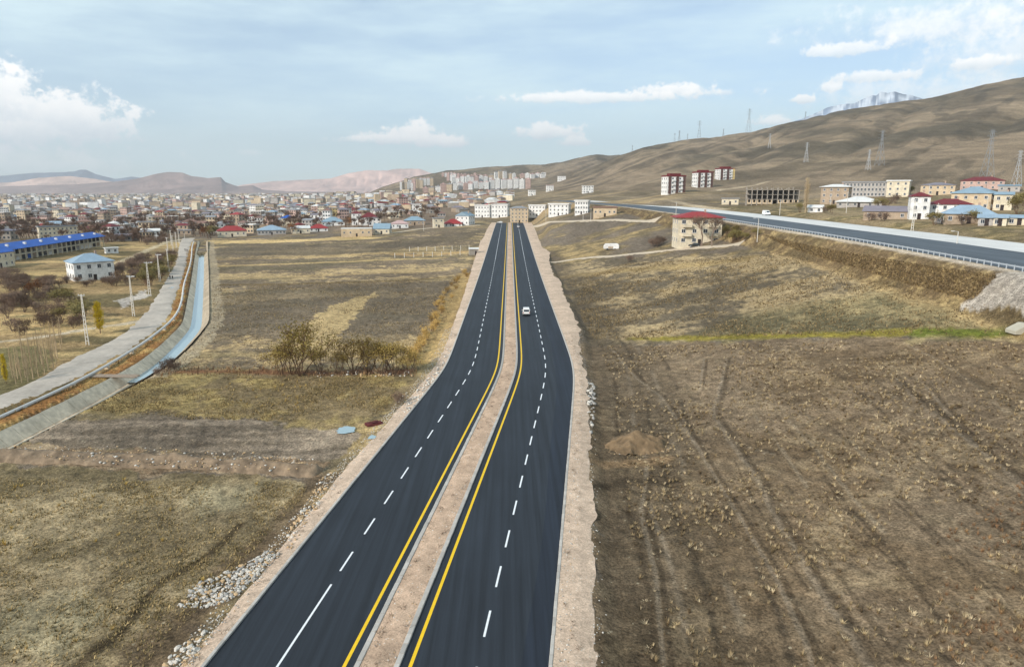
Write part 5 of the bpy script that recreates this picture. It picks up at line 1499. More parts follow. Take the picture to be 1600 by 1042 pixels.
tufts('straw_grass', 'straw coloured grass over the field between canal and road', [(330, 445), (720, 436), (690, 520), (640, 578), (260, 578), (322, 500)], 10000, .12, .4, .15, .4, [(166, 144, 106), (140, 122, 90), (108, 94, 70)], 4, seed=7)
tufts('yellow_tufts', 'bright yellow grass tufts in the near meadow', [(0, 740), (420, 755), (300, 940), (60, 1040), (0, 1040)], 26, .3, .5, .25, .45, [(190, 160, 88), (180, 152, 92)], 22, seed=8, clump=False)
tufts('yellow_tufts', 'yellow grass tufts in the field before the hedge', [(350, 600), (480, 598), (470, 640), (360, 640)], 30, .3, .6, .25, .5, [(186, 158, 94), (176, 148, 90)], 20, seed=9, clump=False)
tufts('bank_weeds', 'brown weed clumps on the embankment slope', [(1190, 366), (1560, 432), (1520, 470), (1230, 385)], 5200, .2, .5, .25, .6, [(128, 108, 78), (156, 134, 94), (108, 92, 66)], 5, seed=10, clump=False)
tufts('verge_grass', 'brown grass along the canal verge', [(292, 392), (303, 392), (312, 470), (302, 500), (240, 560), (-20, 690), (-40, 665), (200, 555), (268, 500), (282, 450)], 5200, .2, .55, .2, .45, [(152, 116, 72), (168, 138, 88), (130, 104, 68)], 5, seed=11, clump=False)
tufts('reeds', 'brown reeds along the foot of the hedge in the field', [(250, 578), (650, 574), (655, 588), (250, 590)], 600, .3, .9, .12, .3, [(142, 112, 82), (170, 138, 100), (116, 90, 68)], 5, seed=12, clump=False)

def median_weeds():
    mb = MB(); r = random.Random(31)
    for k in range(150):
        y = 36 + 110 * r.random() ** 1.4; o_ = r.choice((r.uniform(-.9, .9), r.uniform(-.9, .9), r.uniform(11.5, 13), r.uniform(-12.4, -11.5)))
        x = float(median_x(y)) + o_; z = float(road_z(y)) + .1
        for q_ in range(r.randrange(4, 9)):
            a = r.uniform(0, 6.28); L = r.uniform(.12, .4); p = Vector((x + r.uniform(-.2, .2), y + r.uniform(-.3, .3), z))
            m_ = p + Vector((math.cos(a) * L * .5, math.sin(a) * L * .5, r.uniform(.04, .22)))
            mb.tube(p, m_, .012, .01, 3, cap=False); mb.tube(m_, m_ + Vector((math.cos(a + .6) * L * .6, math.sin(a + .6) * L * .6, r.uniform(-.06, .1))), .01, .005, 3, cap=False)
    tag(build(mb, 'dead_weeds', mat('dead_stem', lin(92, 76, 60), .95, .15, 3)), 'tangled dead weeds on the median and gravel strips', 'weeds', None, 'stuff')
median_weeds()

# ------------------------------------------------------------------ stones
def rock_mesh(seed):
    bm = bmesh.new(); bmesh.ops.create_icosphere(bm, subdivisions=1, radius=.5)
    r = random.Random(seed)
    for v in bm.verts:
        v.co *= r.uniform(.72, 1.15)
    bmesh.ops.scale(bm, vec=(1, r.uniform(.65, .95), r.uniform(.5, .8)), verts=bm.verts)
    return bm
M_ROCK = [mat('pale_rock', lin(194, 187, 176), .9, .14, 1.5, .2), mat('grey_rock', lin(160, 156, 150), .9, .14, 1.5, .2), mat('tan_rock', lin(186, 158, 122), .9, .14, 1.5, .2)]
ROCKS = []
for s in range(5):
    for m_ in M_ROCK:
        bm = rock_mesh(s); me = bpy.data.meshes.new('rock'); bm.to_mesh(me); bm.free(); me.materials.append(m_); ROCKS.append(me)
def rocks():
    spots = []
    def poly_spots(poly, n, smin, smax, mats, lab, grp):
        pts = [hit(u, v)[:2] for u, v in poly]; xs = [p[0] for p in pts]; ys_ = [p[1] for p in pts]; k = 0
        while k < n:
            x = random.uniform(min(xs), max(xs)); y = random.uniform(min(ys_), max(ys_))
            if inpoly(np.array([x]), np.array([y]), pts)[0]:
                s = smin * (smax / smin) ** (random.random() ** 1.8); spots.append((s, x, y, random.choice(mats), lab, grp)); k += 1
    a = 'pale boulder in the stone heap beside the road'; g = 'boulders of the roadside stone heap'
    poly_spots([(275, 950), (300, 915), (360, 890), (425, 858), (440, 868), (400, 905), (360, 938), (320, 950)], 760, .16, .5, (0, 0, 1, 1, 2), a, g)
    poly_spots([(250, 1045), (280, 1010), (325, 985), (330, 995), (300, 1045)], 70, .25, .6, (0, 0, 2), 'pale stone at the foot of the gravel strip past the stone heap', 'stones at the foot of the gravel strip')
    poly_spots([(440, 850), (470, 800), (500, 745), (525, 735), (500, 790), (455, 862)], 150, .2, .6, (0, 2, 2), 'pale stone in the rubble between berm and stone heap', 'rubble stones between berm and heap')
    poly_spots([(0, 702), (300, 708), (490, 722), (490, 740), (430, 742), (250, 736), (60, 722), (0, 712)], 420, .15, .5, (2, 2, 0), 'tan stone on the earth berm across the field', 'stones on the earth berm')
    poly_spots([(620, 655), (640, 625), (668, 595), (690, 570), (698, 545), (706, 552), (684, 590), (640, 645)], 170, .2, .6, (0, 0, 1), 'pale stone of the rubble strip along the bend', 'stones along the bend')
    poly_spots([(918, 598), (930, 600), (928, 650), (924, 682), (918, 680)], 60, .35, .9, (1, 1, 0), 'grey boulder tipped against the gravel strip slope', 'grey boulders at the gravel strip slope')
    poly_spots([(480, 583), (570, 580), (650, 580), (650, 588), (490, 590)], 70, .3, .9, (2, 0, 2), 'tan stone under the hedge in the field', 'stones under the hedge')
    poly_spots([(945, 690), (1055, 688), (1045, 706), (950, 710)], 140, .12, .4, (2, 2, 1), 'tan stone rolled off the earth heap', 'stones at the earth heap')
    spots.sort(key=lambda q: -q[0] / math.hypot(q[1], q[2]))
    for s, x, y, mi, lab, grp in spots[:285]:
        o = link('rock', ROCKS[random.randrange(5) * 3 + mi], None, (x, y, Z(x, y) + s * .12 + (.5 if 'berm across' in lab else 0)), (random.uniform(-.4, .4), random.uniform(-.4, .4), random.uniform(0, 6.28)), (s, s, s))
        tag(o, lab, 'rock', grp)
    rest = spots[285:]
    V = []; F = []; C = []; o = 0
    cols = [lin(206, 200, 190), lin(160, 156, 150), lin(186, 158, 122)]
    bases = []
    for q in range(5):
        me = ROCKS[q * 3]; bases.append((np.array([v.co[:] for v in me.vertices]), np.array([tuple(p.vertices) for p in me.polygons])))
    extra = []
    for k in range(5200):                                   # small stones along the strips
        y = random.uniform(36, 150); sgn = random.choice((-1, -1, 1))
        x = float(median_x(y)) + (float(wL(y)) + random.uniform(-1.6, .5) if sgn < 0 else random.choice((float(wR(y)) + random.gauss(0, .35), random.uniform(11.5, 12.6), random.uniform(-1, 1)))); extra.append((random.uniform(.05, .2), x, y, random.choice((0, 0, 2, 1)), 0, 0))
    allr = rest + extra
    zr_ = terrain(np.array([q[1] for q in allr]), np.array([q[2] for q in allr]))
    onr = [abs(q[1] - float(median_x(q[2]))) < 12.9 for q in allr]
    zr_ = np.where(onr, [float(road_z(q[2])) + .09 for q in allr], zr_)
    for (s, x, y, mi, *_), z_ in zip(allr, zr_):
        v, f = bases[random.randrange(5)]; a = random.uniform(0, 6.28); ca, sa = math.cos(a), math.sin(a)
        z_ = z_ + (random.uniform(.2, .8) if _ and 'berm across' in str(_[0]) else 0)
        V.append(np.stack([x + s * (v[:, 0] * ca - v[:, 1] * sa), y + s * (v[:, 0] * sa + v[:, 1] * ca), z_ + s * (.1 + v[:, 2])], 1)); F.append(f + o); o += len(v); z_ = z_ if False else z_; C.append(np.tile(cols[mi] * random.uniform(.8, 1.1), (len(v), 1)))
    me = np_mesh('rubble', np.concatenate(V), np.concatenate(F), mat('rubble_stone', (0, 0, 0), .9, .14, 2, vcol='tint', coord='World'), np.concatenate(C))
    tag(link('rubble', me), 'small pale rubble along the road edges and the berm', 'rubble', None, 'stuff')
rocks()

def heap(name, label, u, v, w, d, h, rgb, seed, yaw=0.0):
    x, y, z, t = hit(u, v)
    n = 40
    a, b = np.meshgrid(np.linspace(-1, 1, n), np.linspace(-1, 1, n), indexing='ij'); a = a.ravel(); b = b.ravel(); r_ = np.hypot(a, b)
    nn = fbm(a * 2.2 + seed, b * 2.2, seed, 4); n2 = fbm(a * w * 1.1, b * d * 1.1, seed + 1, 3)
    k = np.maximum(0.0, 1 - r_ * (1 + .7 * (nn - .5))) ** .9
    px = x + a * w / 2 * math.cos(yaw) - b * d / 2 * math.sin(yaw); py = y + a * w / 2 * math.sin(yaw) + b * d / 2 * math.cos(yaw)
    V = np.stack([px, py, terrain(px, py) + h * k + (.2 * (nn - .5) + .55 * (n2 - .5)) * (k > 0) - .16 * (k <= 0)], 1)
    C = lin(*rgb)[None, :] * (.2 + .5 * nn + 1.0 * n2)[:, None]
    F = [(i * n + j, i * n + j + 1, (i + 1) * n + j + 1, (i + 1) * n + j) for i in range(n - 1) for j in range(n - 1)]
    me = np_mesh(name, V, np.array(F)[:, ::-1], mat('heap_soil', (0, 0, 0), .95, .25, 2.2, .8, vcol='tint', coord='World', bdist=.15), np.array(C), smooth=True)
    tag(link(name, me), label, 'heap')
heap('earth_heap', 'brown earth heap tipped on the worked field beside the road', 996, 697, 8.2, 6.0, 2.1, (118, 98, 74), 3)
def berm():
    q_ = resample(smooth_poly([hit(u, v)[:2] for u, v in ((-90, 712), (40, 714), (160, 717), (280, 722), (400, 732), (500, 738))]), .45)
    d = np.gradient(q_, axis=0); d /= np.linalg.norm(d, axis=1)[:, None]; m_ = 13; n = len(q_)
    o_ = np.linspace(-1, 1, m_)[None, :] * np.ones((n, 1)); along = np.arange(n)[:, None] * .45 * np.ones((1, m_))
    half = 1.7 + .9 * (fbm(along / 6, along * 0, 301, 3) - .5)
    px = q_[:, 0:1] + d[:, 1:2] * o_ * half; py = q_[:, 1:2] - d[:, 0:1] * o_ * half
    hgt = (.85 + .9 * (fbm(along / 5, along * 0 + 4, 302, 3) - .5)) * (1 - np.abs(o_)) ** .8 + .45 * (fbm(px / .8, py / .8, 303, 3) - .5) * (np.abs(o_) < .98)
    hgt = np.where(np.abs(o_) > .98, -.12, hgt); hgt[-1] = -.12; hgt[0] = -.12
    z_ = terrain(px.ravel(), py.ravel()).reshape(px.shape) + hgt
    nn = fbm(px / .7, py / .7, 304, 3); C = lin(128, 110, 90)[None, None, :] * (.2 + 1.5 * nn)[..., None]
    k = np.arange(n - 1)[:, None] * m_ + np.arange(m_ - 1)[None, :]
    F = np.stack([k, k + 1, k + m_ + 1, k + m_], -1).reshape(-1, 4)
    me = np_mesh('earth_berm', np.stack([px, py, z_], -1).reshape(-1, 3), F, mat('heap_soil', 0), C.reshape(-1, 3), smooth=True)
    bm = bmesh.new(); bm.from_mesh(me)
    for f in bm.faces:
        if f.normal.z < 0: f.normal_flip()
    bm.to_mesh(me); bm.free()
    tag(link('earth_berm', me), 'long stony brown earth berm across the field', 'berm')
berm()

# ------------------------------------------------------------------ poles and pylons
M_POLE = mat('pole_concrete', lin(206, 200, 190), .85, .08, 2)
M_STEEL = mat('pylon_steel', lin(176, 178, 180), .6, .08, 2, metal=.2)
def lattice_pole(u, vb, h, label, lamp=True, group=None, cat='pole'):
    x, y, z, t = hit(u, vb)
    root = empty('lattice_pole', (x, y, z), random.uniform(-.5, .3), label, cat, group)
    for sx in (-1, 1):
        mb = MB(); k = len(mb.v)
        mb.tube((sx * .34, 0, -.4), (sx * .10, 0, h), .10, .07, 4); build(mb, 'leg', M_POLE, root)
    n = int(h / .85)
    for i in range(1, n):
        zz = i * h / n; xx = .34 - .24 * zz / h
        mb = MB(); mb.box(-xx, xx, -.05, .05, zz - .06, zz + .06); build(mb, 'rung', M_POLE, root)
    mb = MB(); mb.box(-.75, .75, -.05, .05, h - .25, h - .12)
    ca = build(mb, 'crossarm', M_STEEL, root)
    for q_ in (-.65, 0, .65):
        mb = MB(); mb.tube((q_, 0, h - .12), (q_, 0, h + .14), .05, .03, 6); build(mb, 'insulator', M_FRAME, ca)
    if lamp:
        mb = MB(); mb.tube((0, 0, h - .6), (1.3, -.3, h - .1), .035, n=5); lo = build(mb, 'lamp_arm', M_STEEL, root)
        mb = MB(); mb.box(1.2, 1.85, -.45, -.15, h - .16, h + .02); build(mb, 'lamp', M_FRAME, lo)
lattice_pole(137, 539, 10.6, 'pale lattice pole beside the yellow poplar', False)
lattice_pole(209, 494, 10.4, 'pale lattice pole with lamp beside the white rubble', True)
lattice_pole(234, 460, 10.0, 'pale lattice pole with lamp between rubble and olive bushes', True)
lattice_pole(250, 440, 9.6, 'pale lattice pole among the olive bushes', True)
for (u, v, h) in ((264, 425, 9), (271, 396, 9), (263, 400, 9), (276, 388, 9), (268, 384, 9), (280, 380, 9)):
    lattice_pole(u, v, h, 'distant pale pole along the far gravel track', False, 'poles along the far track')
lattice_pole(1425, 361, 9.5, 'white lattice pole at the village edge of the pale lane', False)
def simple_pole(u, vb, vt, label, lamp=False, group=None, m=None):
    x, y, z, t = hit(u, vb); h = (vb - vt) * t / FPX
    root = empty('utility_pole' if not lamp else 'street_lamp', (x, y, z), 0, label, 'pole' if not lamp else 'lamp', group)
    mb = MB(); mb.tube((0, 0, -.3), (0, 0, h), .13, .08, 6); build(mb, 'post', m or M_POLE, root)
    mb = MB()
    if lamp:
        mb.tube((0, 0, h - .1), (-1.1, 0, h + .1), .05, n=5); ao = build(mb, 'arm', M_STEEL, root)
        mb = MB(); mb.box(-1.7, -1.0, -.15, .15, h + .02, h + .16); build(mb, 'lamp_head', M_FRAME, ao)
    else:
        mb.box(-.7, .7, -.05, .05, h - .5, h - .38); build(mb, 'crossarm', M_STEEL, root)
for (u, vb, vt) in ((1297, 322, 303), (1322, 333, 300), (1447, 338, 290), (1463, 346, 318), (1218, 337, 312), (1541, 330, 308)):
    simple_pole(u, vb, vt, 'thin grey power pole between the village houses', False, 'power poles in the village')
for (u, vb, vt) in ((662, 361, 340), (853, 346, 322), (911, 345, 322), (923, 346, 326), (1056, 338, 316)):
    simple_pole(u, vb, vt, 'thin pale power pole beyond the fields', False, 'power poles beyond the fields')
simple_pole(289, 377, 358, 'stout pale pole where the gravel track ends', False)
simple_pole(1183, 378, 342, 'street lamp standing on the bank behind the apartment house', True)
simple_pole(1495, 381, 362, 'street lamp on the brown strip of the embankment road', True)

def pylon(u, vb, vt, label, group, m):
    x, y, z, t = hit(u, vb); h = max(14, (vb - vt) * t / FPX)
    root = empty('pylon', (x, y, z), random.uniform(-.3, .3), label, 'pylon', group)
    b0, b1 = h * .10, h * .022; th = .065 + .00006 * t
    zs = [0, .2, .38, .54, .68, .8, .9, 1.0]
    wid = [b0 * (1 - q / .72) + b1 * q / .72 if q < .72 else b1 for q in zs]
    for sx, sy in ((-1, -1), (1, -1), (1, 1), (-1, 1)):
        mb = MB()
        for a in range(len(zs) - 1):
            mb.tube((sx * wid[a], sy * wid[a], zs[a] * h - (.5 if a == 0 else 0)), (sx * wid[a + 1], sy * wid[a + 1], zs[a + 1] * h), th, n=4, cap=False)
        build(mb, 'leg', m, root)
    mb = MB(); cs = ((-1, -1), (1, -1), (1, 1), (-1, 1))
    for a in range(len(zs) - 1):
        for i in range(4):
            p, q_ = cs[i], cs[(i + 1) % 4]
            mb.tube((p[0] * wid[a], p[1] * wid[a], zs[a] * h), (q_[0] * wid[a + 1], q_[1] * wid[a + 1], zs[a + 1] * h), th * .6, n=3, cap=False)
            mb.tube((q_[0] * wid[a], q_[1] * wid[a], zs[a] * h), (p[0] * wid[a + 1], p[1] * wid[a + 1], zs[a + 1] * h), th * .6, n=3, cap=False)
    build(mb, 'lattice', m, root)
    for q_ in (.78, .87, .96):
        mb = MB(); L = h * (.13 if q_ < .9 else .10)
        mb.tube((-L, 0, q_ * h), (L, 0, q_ * h), th * .8, n=4); mb.tube((-L, 0, q_ * h), (0, 0, (q_ + .05) * h), th * .6, n=3); mb.tube((L, 0, q_ * h), (0, 0, (q_ + .05) * h), th * .6, n=3)
        build(mb, 'crossarm', m, root)
M_PYL = mat('weathered_pylon', lin(140, 144, 148), .7, .08, 2)
for (u, vb, vt, lab) in ((1202, 232, 210, 'pale pylon on the ridge shoulder above the dark gully'), (1259, 254, 224, 'pale pylon beside the dark scrub patch on the hillside'), (1356, 266, 235, 'pale pylon in the middle of the hillside'), (1587, 293, 237, 'tall pale pylon behind the small grey house')):
    pylon(u, vb, vt, lab, 'pylons on the hillside', M_STEEL)
for (u, vb, vt, lab) in ((1374, 259, 206, 'dark slender pylon beside the pale one on the hillside'), (1541, 280, 206, 'dark tall pylon above the maroon house')):
    pylon(u, vb, vt, lab, 'pylons on the hillside', M_PYL)
for (u, vb, vt) in ((1169, 209, 172), (1092, 218, 190), (1061, 221, 205), (1054, 221, 208), (1130, 213, 202), (1258, 187, 175), (988, 233, 224), (1074, 220, 210)):
    pylon(u, vb, vt, 'dark pylon standing against the sky on the ridge', 'pylons on the ridge', M_PYL)

# ------------------------------------------------------------------ vehicles
M_TYRE = mat('tyre_rubber', (.02, .02, .02), .8, .1, 3)
M_TAIL = mat('tail_light', lin(160, 24, 20), .3, .05, 3)
M_LAMP = mat('head_light', lin(220, 222, 224), .2, .05, 3, spec=.7)
def car(name, label, x, y, z, yaw, rgb, kind='van', cat='car', s=1.0):
    """front looks along +y"""
    root = empty(name, (x, y, z), yaw, label, cat); root.scale = (s, s, s)
    paint = mat('paint_%d_%d_%d' % rgb, lin(*rgb), .3, .03, 2, spec=.5)
    if kind == 'van': L, W, Hb, Hr, prof = 4.4, 1.78, .95, 1.78, [(-2.2, .35), (-2.2, 1.0), (-2.12, 1.68), (-1.9, 1.78), (.55, 1.78), (1.15, 1.12), (2.05, .92), (2.2, .7), (2.2, .35)]
    elif kind == 'truck': L, W, prof = 5.6, 2.0, [(-2.8, .45), (-2.8, 2.15), (-2.7, 2.25), (1.4, 2.25), (1.7, 2.1), (2.3, 1.25), (2.75, 1.0), (2.8, .45)]
    else: L, W, prof = 4.3, 1.74, [(-2.15, .35), (-2.15, .85), (-1.75, .92), (-1.25, 1.40), (.2, 1.42), (.95, .95), (2.0, .80), (2.15, .6), (2.15, .35)]
    bm = bmesh.new(); hw = W / 2
    rings = []
    for sx, ins in ((-1, .0), (1, .0)):
        rings.append([bm.verts.new((sx * (hw - max(0, (zz - .95)) * .20), yy, zz)) for yy, zz in prof])
    n = len(prof)
    bm.faces.new(rings[0]); bm.faces.new(rings[1][::-1])
    for i in range(n):
        j = (i + 1) % n; bm.faces.new((rings[0][i], rings[1][i], rings[1][j], rings[0][j]))
    bmesh.ops.recalc_face_normals(bm, faces=bm.faces)
    bmesh.ops.bevel(bm, geom=list(bm.edges), offset=.05, segments=2, affect='EDGES', clamp_overlap=True)
    me = bpy.data.meshes.new('body'); bm.to_mesh(me); bm.free(); me.materials.append(paint); link('body', me, root)
    roofz = max(q[1] for q in prof); iw = hw - (roofz - .95) * .20
    # windscreen, rear window, side windows as thin proud panes
    def pane(name_, pts):
        mb = MB(); a = [Vector(p) for p in pts]; nrm = (a[1] - a[0]).cross(a[2] - a[0]).normalized() * .012
        mb.poly([tuple(p + nrm) for p in a]); mb.poly([tuple(p - nrm) for p in reversed(a)])
        for i in range(4): mb.quad(tuple(a[i] - nrm), tuple(a[(i + 1) % 4] - nrm), tuple(a[(i + 1) % 4] + nrm), tuple(a[i] + nrm))
        build(mb, name_, M_GLASS, root)
    def onprof(i, t): a, b = prof[i], prof[i + 1]; return (a[0] + (b[0] - a[0]) * t, a[1] + (b[1] - a[1]) * t)
    if kind == 'van': fr, re_, sd_ = 4, 1, [(-1.7, -.75), (-.65, .35), (.42, .75)]; 
    elif kind == 'truck': fr, re_, sd_ = 4, 0, [(1.0, 1.6)]
    else: fr, re_, sd_ = 4, 2, [(-1.1, -.45), (-.38, .3)]
    (ya, za), (yb, zb) = onprof(fr, .12), onprof(fr, .9)
    o_ = .012
    pane('windscreen', [(-iw * .88, ya + o_, za + o_), (iw * .88, ya + o_, za + o_), (iw * .98, yb + o_, zb + o_), (-iw * .98, yb + o_, zb + o_)])
    if kind != 'truck':
        (ya, za), (yb, zb) = onprof(re_, .12), onprof(re_, .92)
        pane('rear_window', [(-iw * .92, ya - o_, za + .0), (iw * .92, ya - o_, za), (iw * .84, yb - o_, zb), (-iw * .84, yb - o_, zb)])
    for (y0, y1) in sd_:
        for sx in (-1, 1):
            z0, z1 = 1.0, roofz - .14
            pane('side_window', [(sx * (hw - (z0 - .95) * .2 + o_), y0, z0), (sx * (hw - (z0 - .95) * .2 + o_), y1, z0), (sx * (hw - (z1 - .95) * .2 + o_), y1 - (.25 if (y0, y1) == sd_[-1] else 0), z1), (sx * (hw - (z1 - .95) * .2 + o_), y0 + .06, z1)])
    for sx in (-1, 1):
        for yy in (-L * .31, L * .31):
            mb = MB(); mb.tube((sx * (hw - .2), yy, .31), (sx * (hw + .01), yy, .31), .31, n=14); wo = build(mb, 'wheel', M_TYRE, root)
            mb = MB(); mb.tube((sx * (hw + .005), yy, .31), (sx * (hw + .025), yy, .31), .19, n=10); build(mb, 'rim', M_GALV, wo)
        mb = MB(); mb.box(sx * hw * .82 - .09, sx * hw * .82 + .09, -L / 2 - .02, -L / 2 + .05, .72, .98); build(mb, 'tail_light', M_TAIL, root)
        mb = MB(); mb.box(sx * hw * .78 - .13, sx * hw * .78 + .13, L / 2 - .08, L / 2 + .015, .62, .76); build(mb, 'headlight', M_LAMP, root)
        mb = MB(); mb.box(sx * (hw + .10) - .09, sx * (hw + .10) + .09, L * .14, L * .14 + .07, .98, 1.14); build(mb, 'mirror', paint, root)
    mb = MB(); mb.box(-hw * .96, hw * .96, -L / 2 - .05, -L / 2 + .1, .34, .58); build(mb, 'bumper', mat('bumper_plastic', (.04, .04, .045), .6, .1, 3), root)
    mb = MB(); mb.box(-hw * .96, hw * .96, L / 2 - .1, L / 2 + .05, .34, .56); build(mb, 'bumper', mat('bumper_plastic', 0), root)
    return root
x, y = gp(822.5, 494, 0); car('car', 'white small van driving away on the empty asphalt', x, y + 2.2, .004, 0, (232, 230, 226), 'van')
x, y = gp(811, 363, 3.6); car('car', 'small white car far away near the road end', x, 500, float(road_z(500)) + .004, 0, (232, 230, 226), 'sedan')
x, y, z, t = hit(1197, 337); car('van', 'white box van on the pale embankment lane', x, y, z + .1, math.pi, (236, 236, 232), 'truck', 'van')
x, y, z, t = hit(1085, 386); car('car', 'dark parked car before the cream apartment house', x, y, z, R(78), (46, 48, 46), 'sedan')
x, y, z, t = hit(790, 349); car('car', 'white car waiting where the road ends', float(median_x(560)) - 8, 566, float(road_z(566)) + .02, R(80), (230, 230, 228), 'sedan')

# ------------------------------------------------------------------ people on the track
def person(u, v, label, top, legs, yaw=0.0, stride=.16):
    x, y, z, t = hit(u, v)
    me = bpy.data.meshes.new('person'); s = stride
    vs = [(0, 0, .95), (0, 0, 1.15), (0, 0, 1.40), (0, 0, 1.50), (0, .02, 1.60), (0, .02, 1.70),
          (.10, 0, .90), (.11, s, .50), (.11, s * .9, .08), (.11, s * .9 + .14, .03), (-.10, 0, .90), (-.11, -s * .4, .50), (-.11, -s * 1.6, .10), (-.11, -s * 1.6 + .14, .03),
          (.19, 0, 1.38), (.24, -.08, 1.10), (.23, .04, .86), (-.19, 0, 1.38), (-.24, .10, 1.10), (-.23, .2, .88)]
    es = [(0, 1), (1, 2), (2, 3), (3, 4), (4, 5), (0, 6), (6, 7), (7, 8), (8, 9), (0, 10), (10, 11), (11, 12), (12, 13), (2, 14), (14, 15), (15, 16), (2, 17), (17, 18), (18, 19)]
    rad = [.15, .14, .16, .06, .10, .085, .10, .065, .045, .04, .10, .065, .045, .04, .065, .05, .035, .065, .05, .035]
    me.from_pydata(vs, es, [])
    o = link('person', me, None, (x, y, z + .1), (0, 0, yaw))
    sk = o.modifiers.new('skin', 'SKIN'); o.modifiers.new('sub', 'SUBSURF').levels = 1
    o.modifiers['sub'].render_levels = 1
    for i, d in enumerate(me.skin_vertices[0].data): d.radius = (rad[i], rad[i] * .85); d.use_root = (i == 0)
    bpy.context.view_layer.update()
    ev = o.evaluated_get(bpy.context.evaluated_depsgraph_get()); nm = bpy.data.meshes.new_from_object(ev)
    o.modifiers.clear(); o.data = nm
    nm.materials.clear()
    for q_ in (mat('cloth_%d_%d_%d' % top, lin(*top), .9, .1, 3), mat('cloth_%d_%d_%d' % legs, lin(*legs), .9, .1, 3), mat('skin', lin(196, 150, 122), .6, .05, 3), mat('hair', lin(38, 30, 26), .8, .1, 3)): nm.materials.append(q_)
    for p in nm.polygons:
        c_ = p.center
        p.material_index = 3 if c_.z > 1.68 or (c_.z > 1.56 and c_.y < 0) else (2 if c_.z > 1.50 or (abs(c_.x) > .19 and c_.z < .93) else (1 if c_.z < .93 else 0)); p.use_smooth = True
    tag(o, label, 'person')
person(266, 437.5, 'person in black coat walking on the track beside a companion in black', (16, 16, 18), (20, 20, 22), .1)
person(270, 438, 'person in long black coat and dark trousers beside a companion', (14, 14, 14), (26, 26, 30), -.1, .1)
person(289.5, 393.5, 'distant person in dark jacket on the far track', (34, 34, 40), (26, 26, 30), .1)
person(292.5, 394, 'distant person in navy jacket on the far track', (24, 28, 44), (24, 24, 28), 0, .1)

# ------------------------------------------------------------------ small things in the fields
def caravan():
    x, y, z, t = hit(955, 390); w = 24 * t / FPX; h = 9.5 * t / FPX
    root = empty('caravan', (x, y, z), R(-8), 'white rounded caravan shell standing in the field', 'caravan')
    bm = bmesh.new(); prof = [(-w / 2, .35), (-w / 2, h * .6), (-w * .40, h * .95), (w * .36, h), (w / 2, h * .8), (w / 2, .35)]
    mb = MB(); mb.prism(prof, -1.1, 1.1); me = mb.mesh('body', wm('white')); bm.from_mesh(me); bmesh.ops.recalc_face_normals(bm, faces=bm.faces); bmesh.ops.bevel(bm, geom=list(bm.edges), offset=.12, segments=2, affect='EDGES'); bm.to_mesh(me); bm.free()
    link('body', me, root)
    mb = MB(); mb.box(-w * .2, w * .12, -1.13, -1.09, h * .2, h * .52); build(mb, 'doorway', wm('tan'), root)
    for sx in (-.25, .25):
        mb = MB(); mb.tube((sx * w, -1.0, .3), (sx * w, -1.16, .3), .3, n=12); build(mb, 'wheel', M_TYRE, root)
caravan()
def hut():
    x, y, z, t = hit(742, 398); w = 14 * t / FPX; h = 9 * t / FPX
    root = empty('hut', (x - .5, y, z), R(6), 'small grey stone hut with white roof beside the road', 'hut')
    mb = MB(); mb.box(-w / 2, w / 2, -w * .4, w * .4, -.3, h); build(mb, 'wall', wm('concrete'), root)
    me = roof_mesh('gable', w, w * .8, h, .5, .3).mesh('roof', rm('white')); b2 = bmesh.new(); b2.from_mesh(me); bmesh.ops.recalc_face_normals(b2, faces=b2.faces); b2.to_mesh(me); b2.free(); link('roof', me, root)
    mb = MB(); mb.box(w * .1, w * .3, -w * .4 - .05, -w * .4 + .02, 0, 1.9); build(mb, 'door', M_DOOR, root)
hut()
def fence():
    a = np.array(hit(617, 403)[:2]); b = np.array(hit(733, 398)[:2]); c_ = np.array(hit(733, 390)[:2]); d_ = np.array(hit(640, 393)[:2])
    root = empty('fence', (a[0], a[1], Z(*a)), 0, 'pale post fence round a plot beside the hut', 'fence'); inv = Matrix.Translation(root.location).inverted()
    pm = MB(); pm.box(-.12, .12, -.12, .12, -.3, 2.3); me = pm.mesh('post', M_POLE)
    for p0, p1 in ((a, b), (b, c_), (c_, d_)):
        n = max(2, int(np.hypot(*(p1 - p0)) / 4.2)); prev = None
        for i in range(n + 1):
            p = p0 + (p1 - p0) * i / n; zz = Z(*p)
            o = link('post', me, root, (p[0], p[1], zz), (0, random.uniform(-.03, .03), 0)); o.matrix_parent_inverse = inv
            if prev is not None:
                mb = MB()
                for hh in (.7, 1.4, 2.0): mb.tube((*prev[:2], prev[2] + hh), (p[0], p[1], zz + hh), .012, n=3)
                w_ = build(mb, 'wire', M_STEEL, root); w_.matrix_parent_inverse = inv
            prev = (p[0], p[1], zz)
fence()
def slab():
    x, y, z, t = hit(1592, 521)
    mb = MB(); mb.prism([(-.9, 0), (3.2, 0), (3.2, 1.5), (.8, 1.5), (-.9, .55)], -.5, 1.6)
    me = mb.mesh('culvert', mat('culvert_concrete', lin(176, 170, 154), .9, .1, 1.2, .2)); bm = bmesh.new(); bm.from_mesh(me); bmesh.ops.recalc_face_normals(bm, faces=bm.faces); bmesh.ops.bevel(bm, geom=list(bm.edges), offset=.04, segments=1, affect='EDGES'); bm.to_mesh(me); bm.free()
    tag(link('culvert', me, None, (x, y, z - .1)), 'slanted concrete culvert wing at the end of the green ditch', 'culvert')
slab()
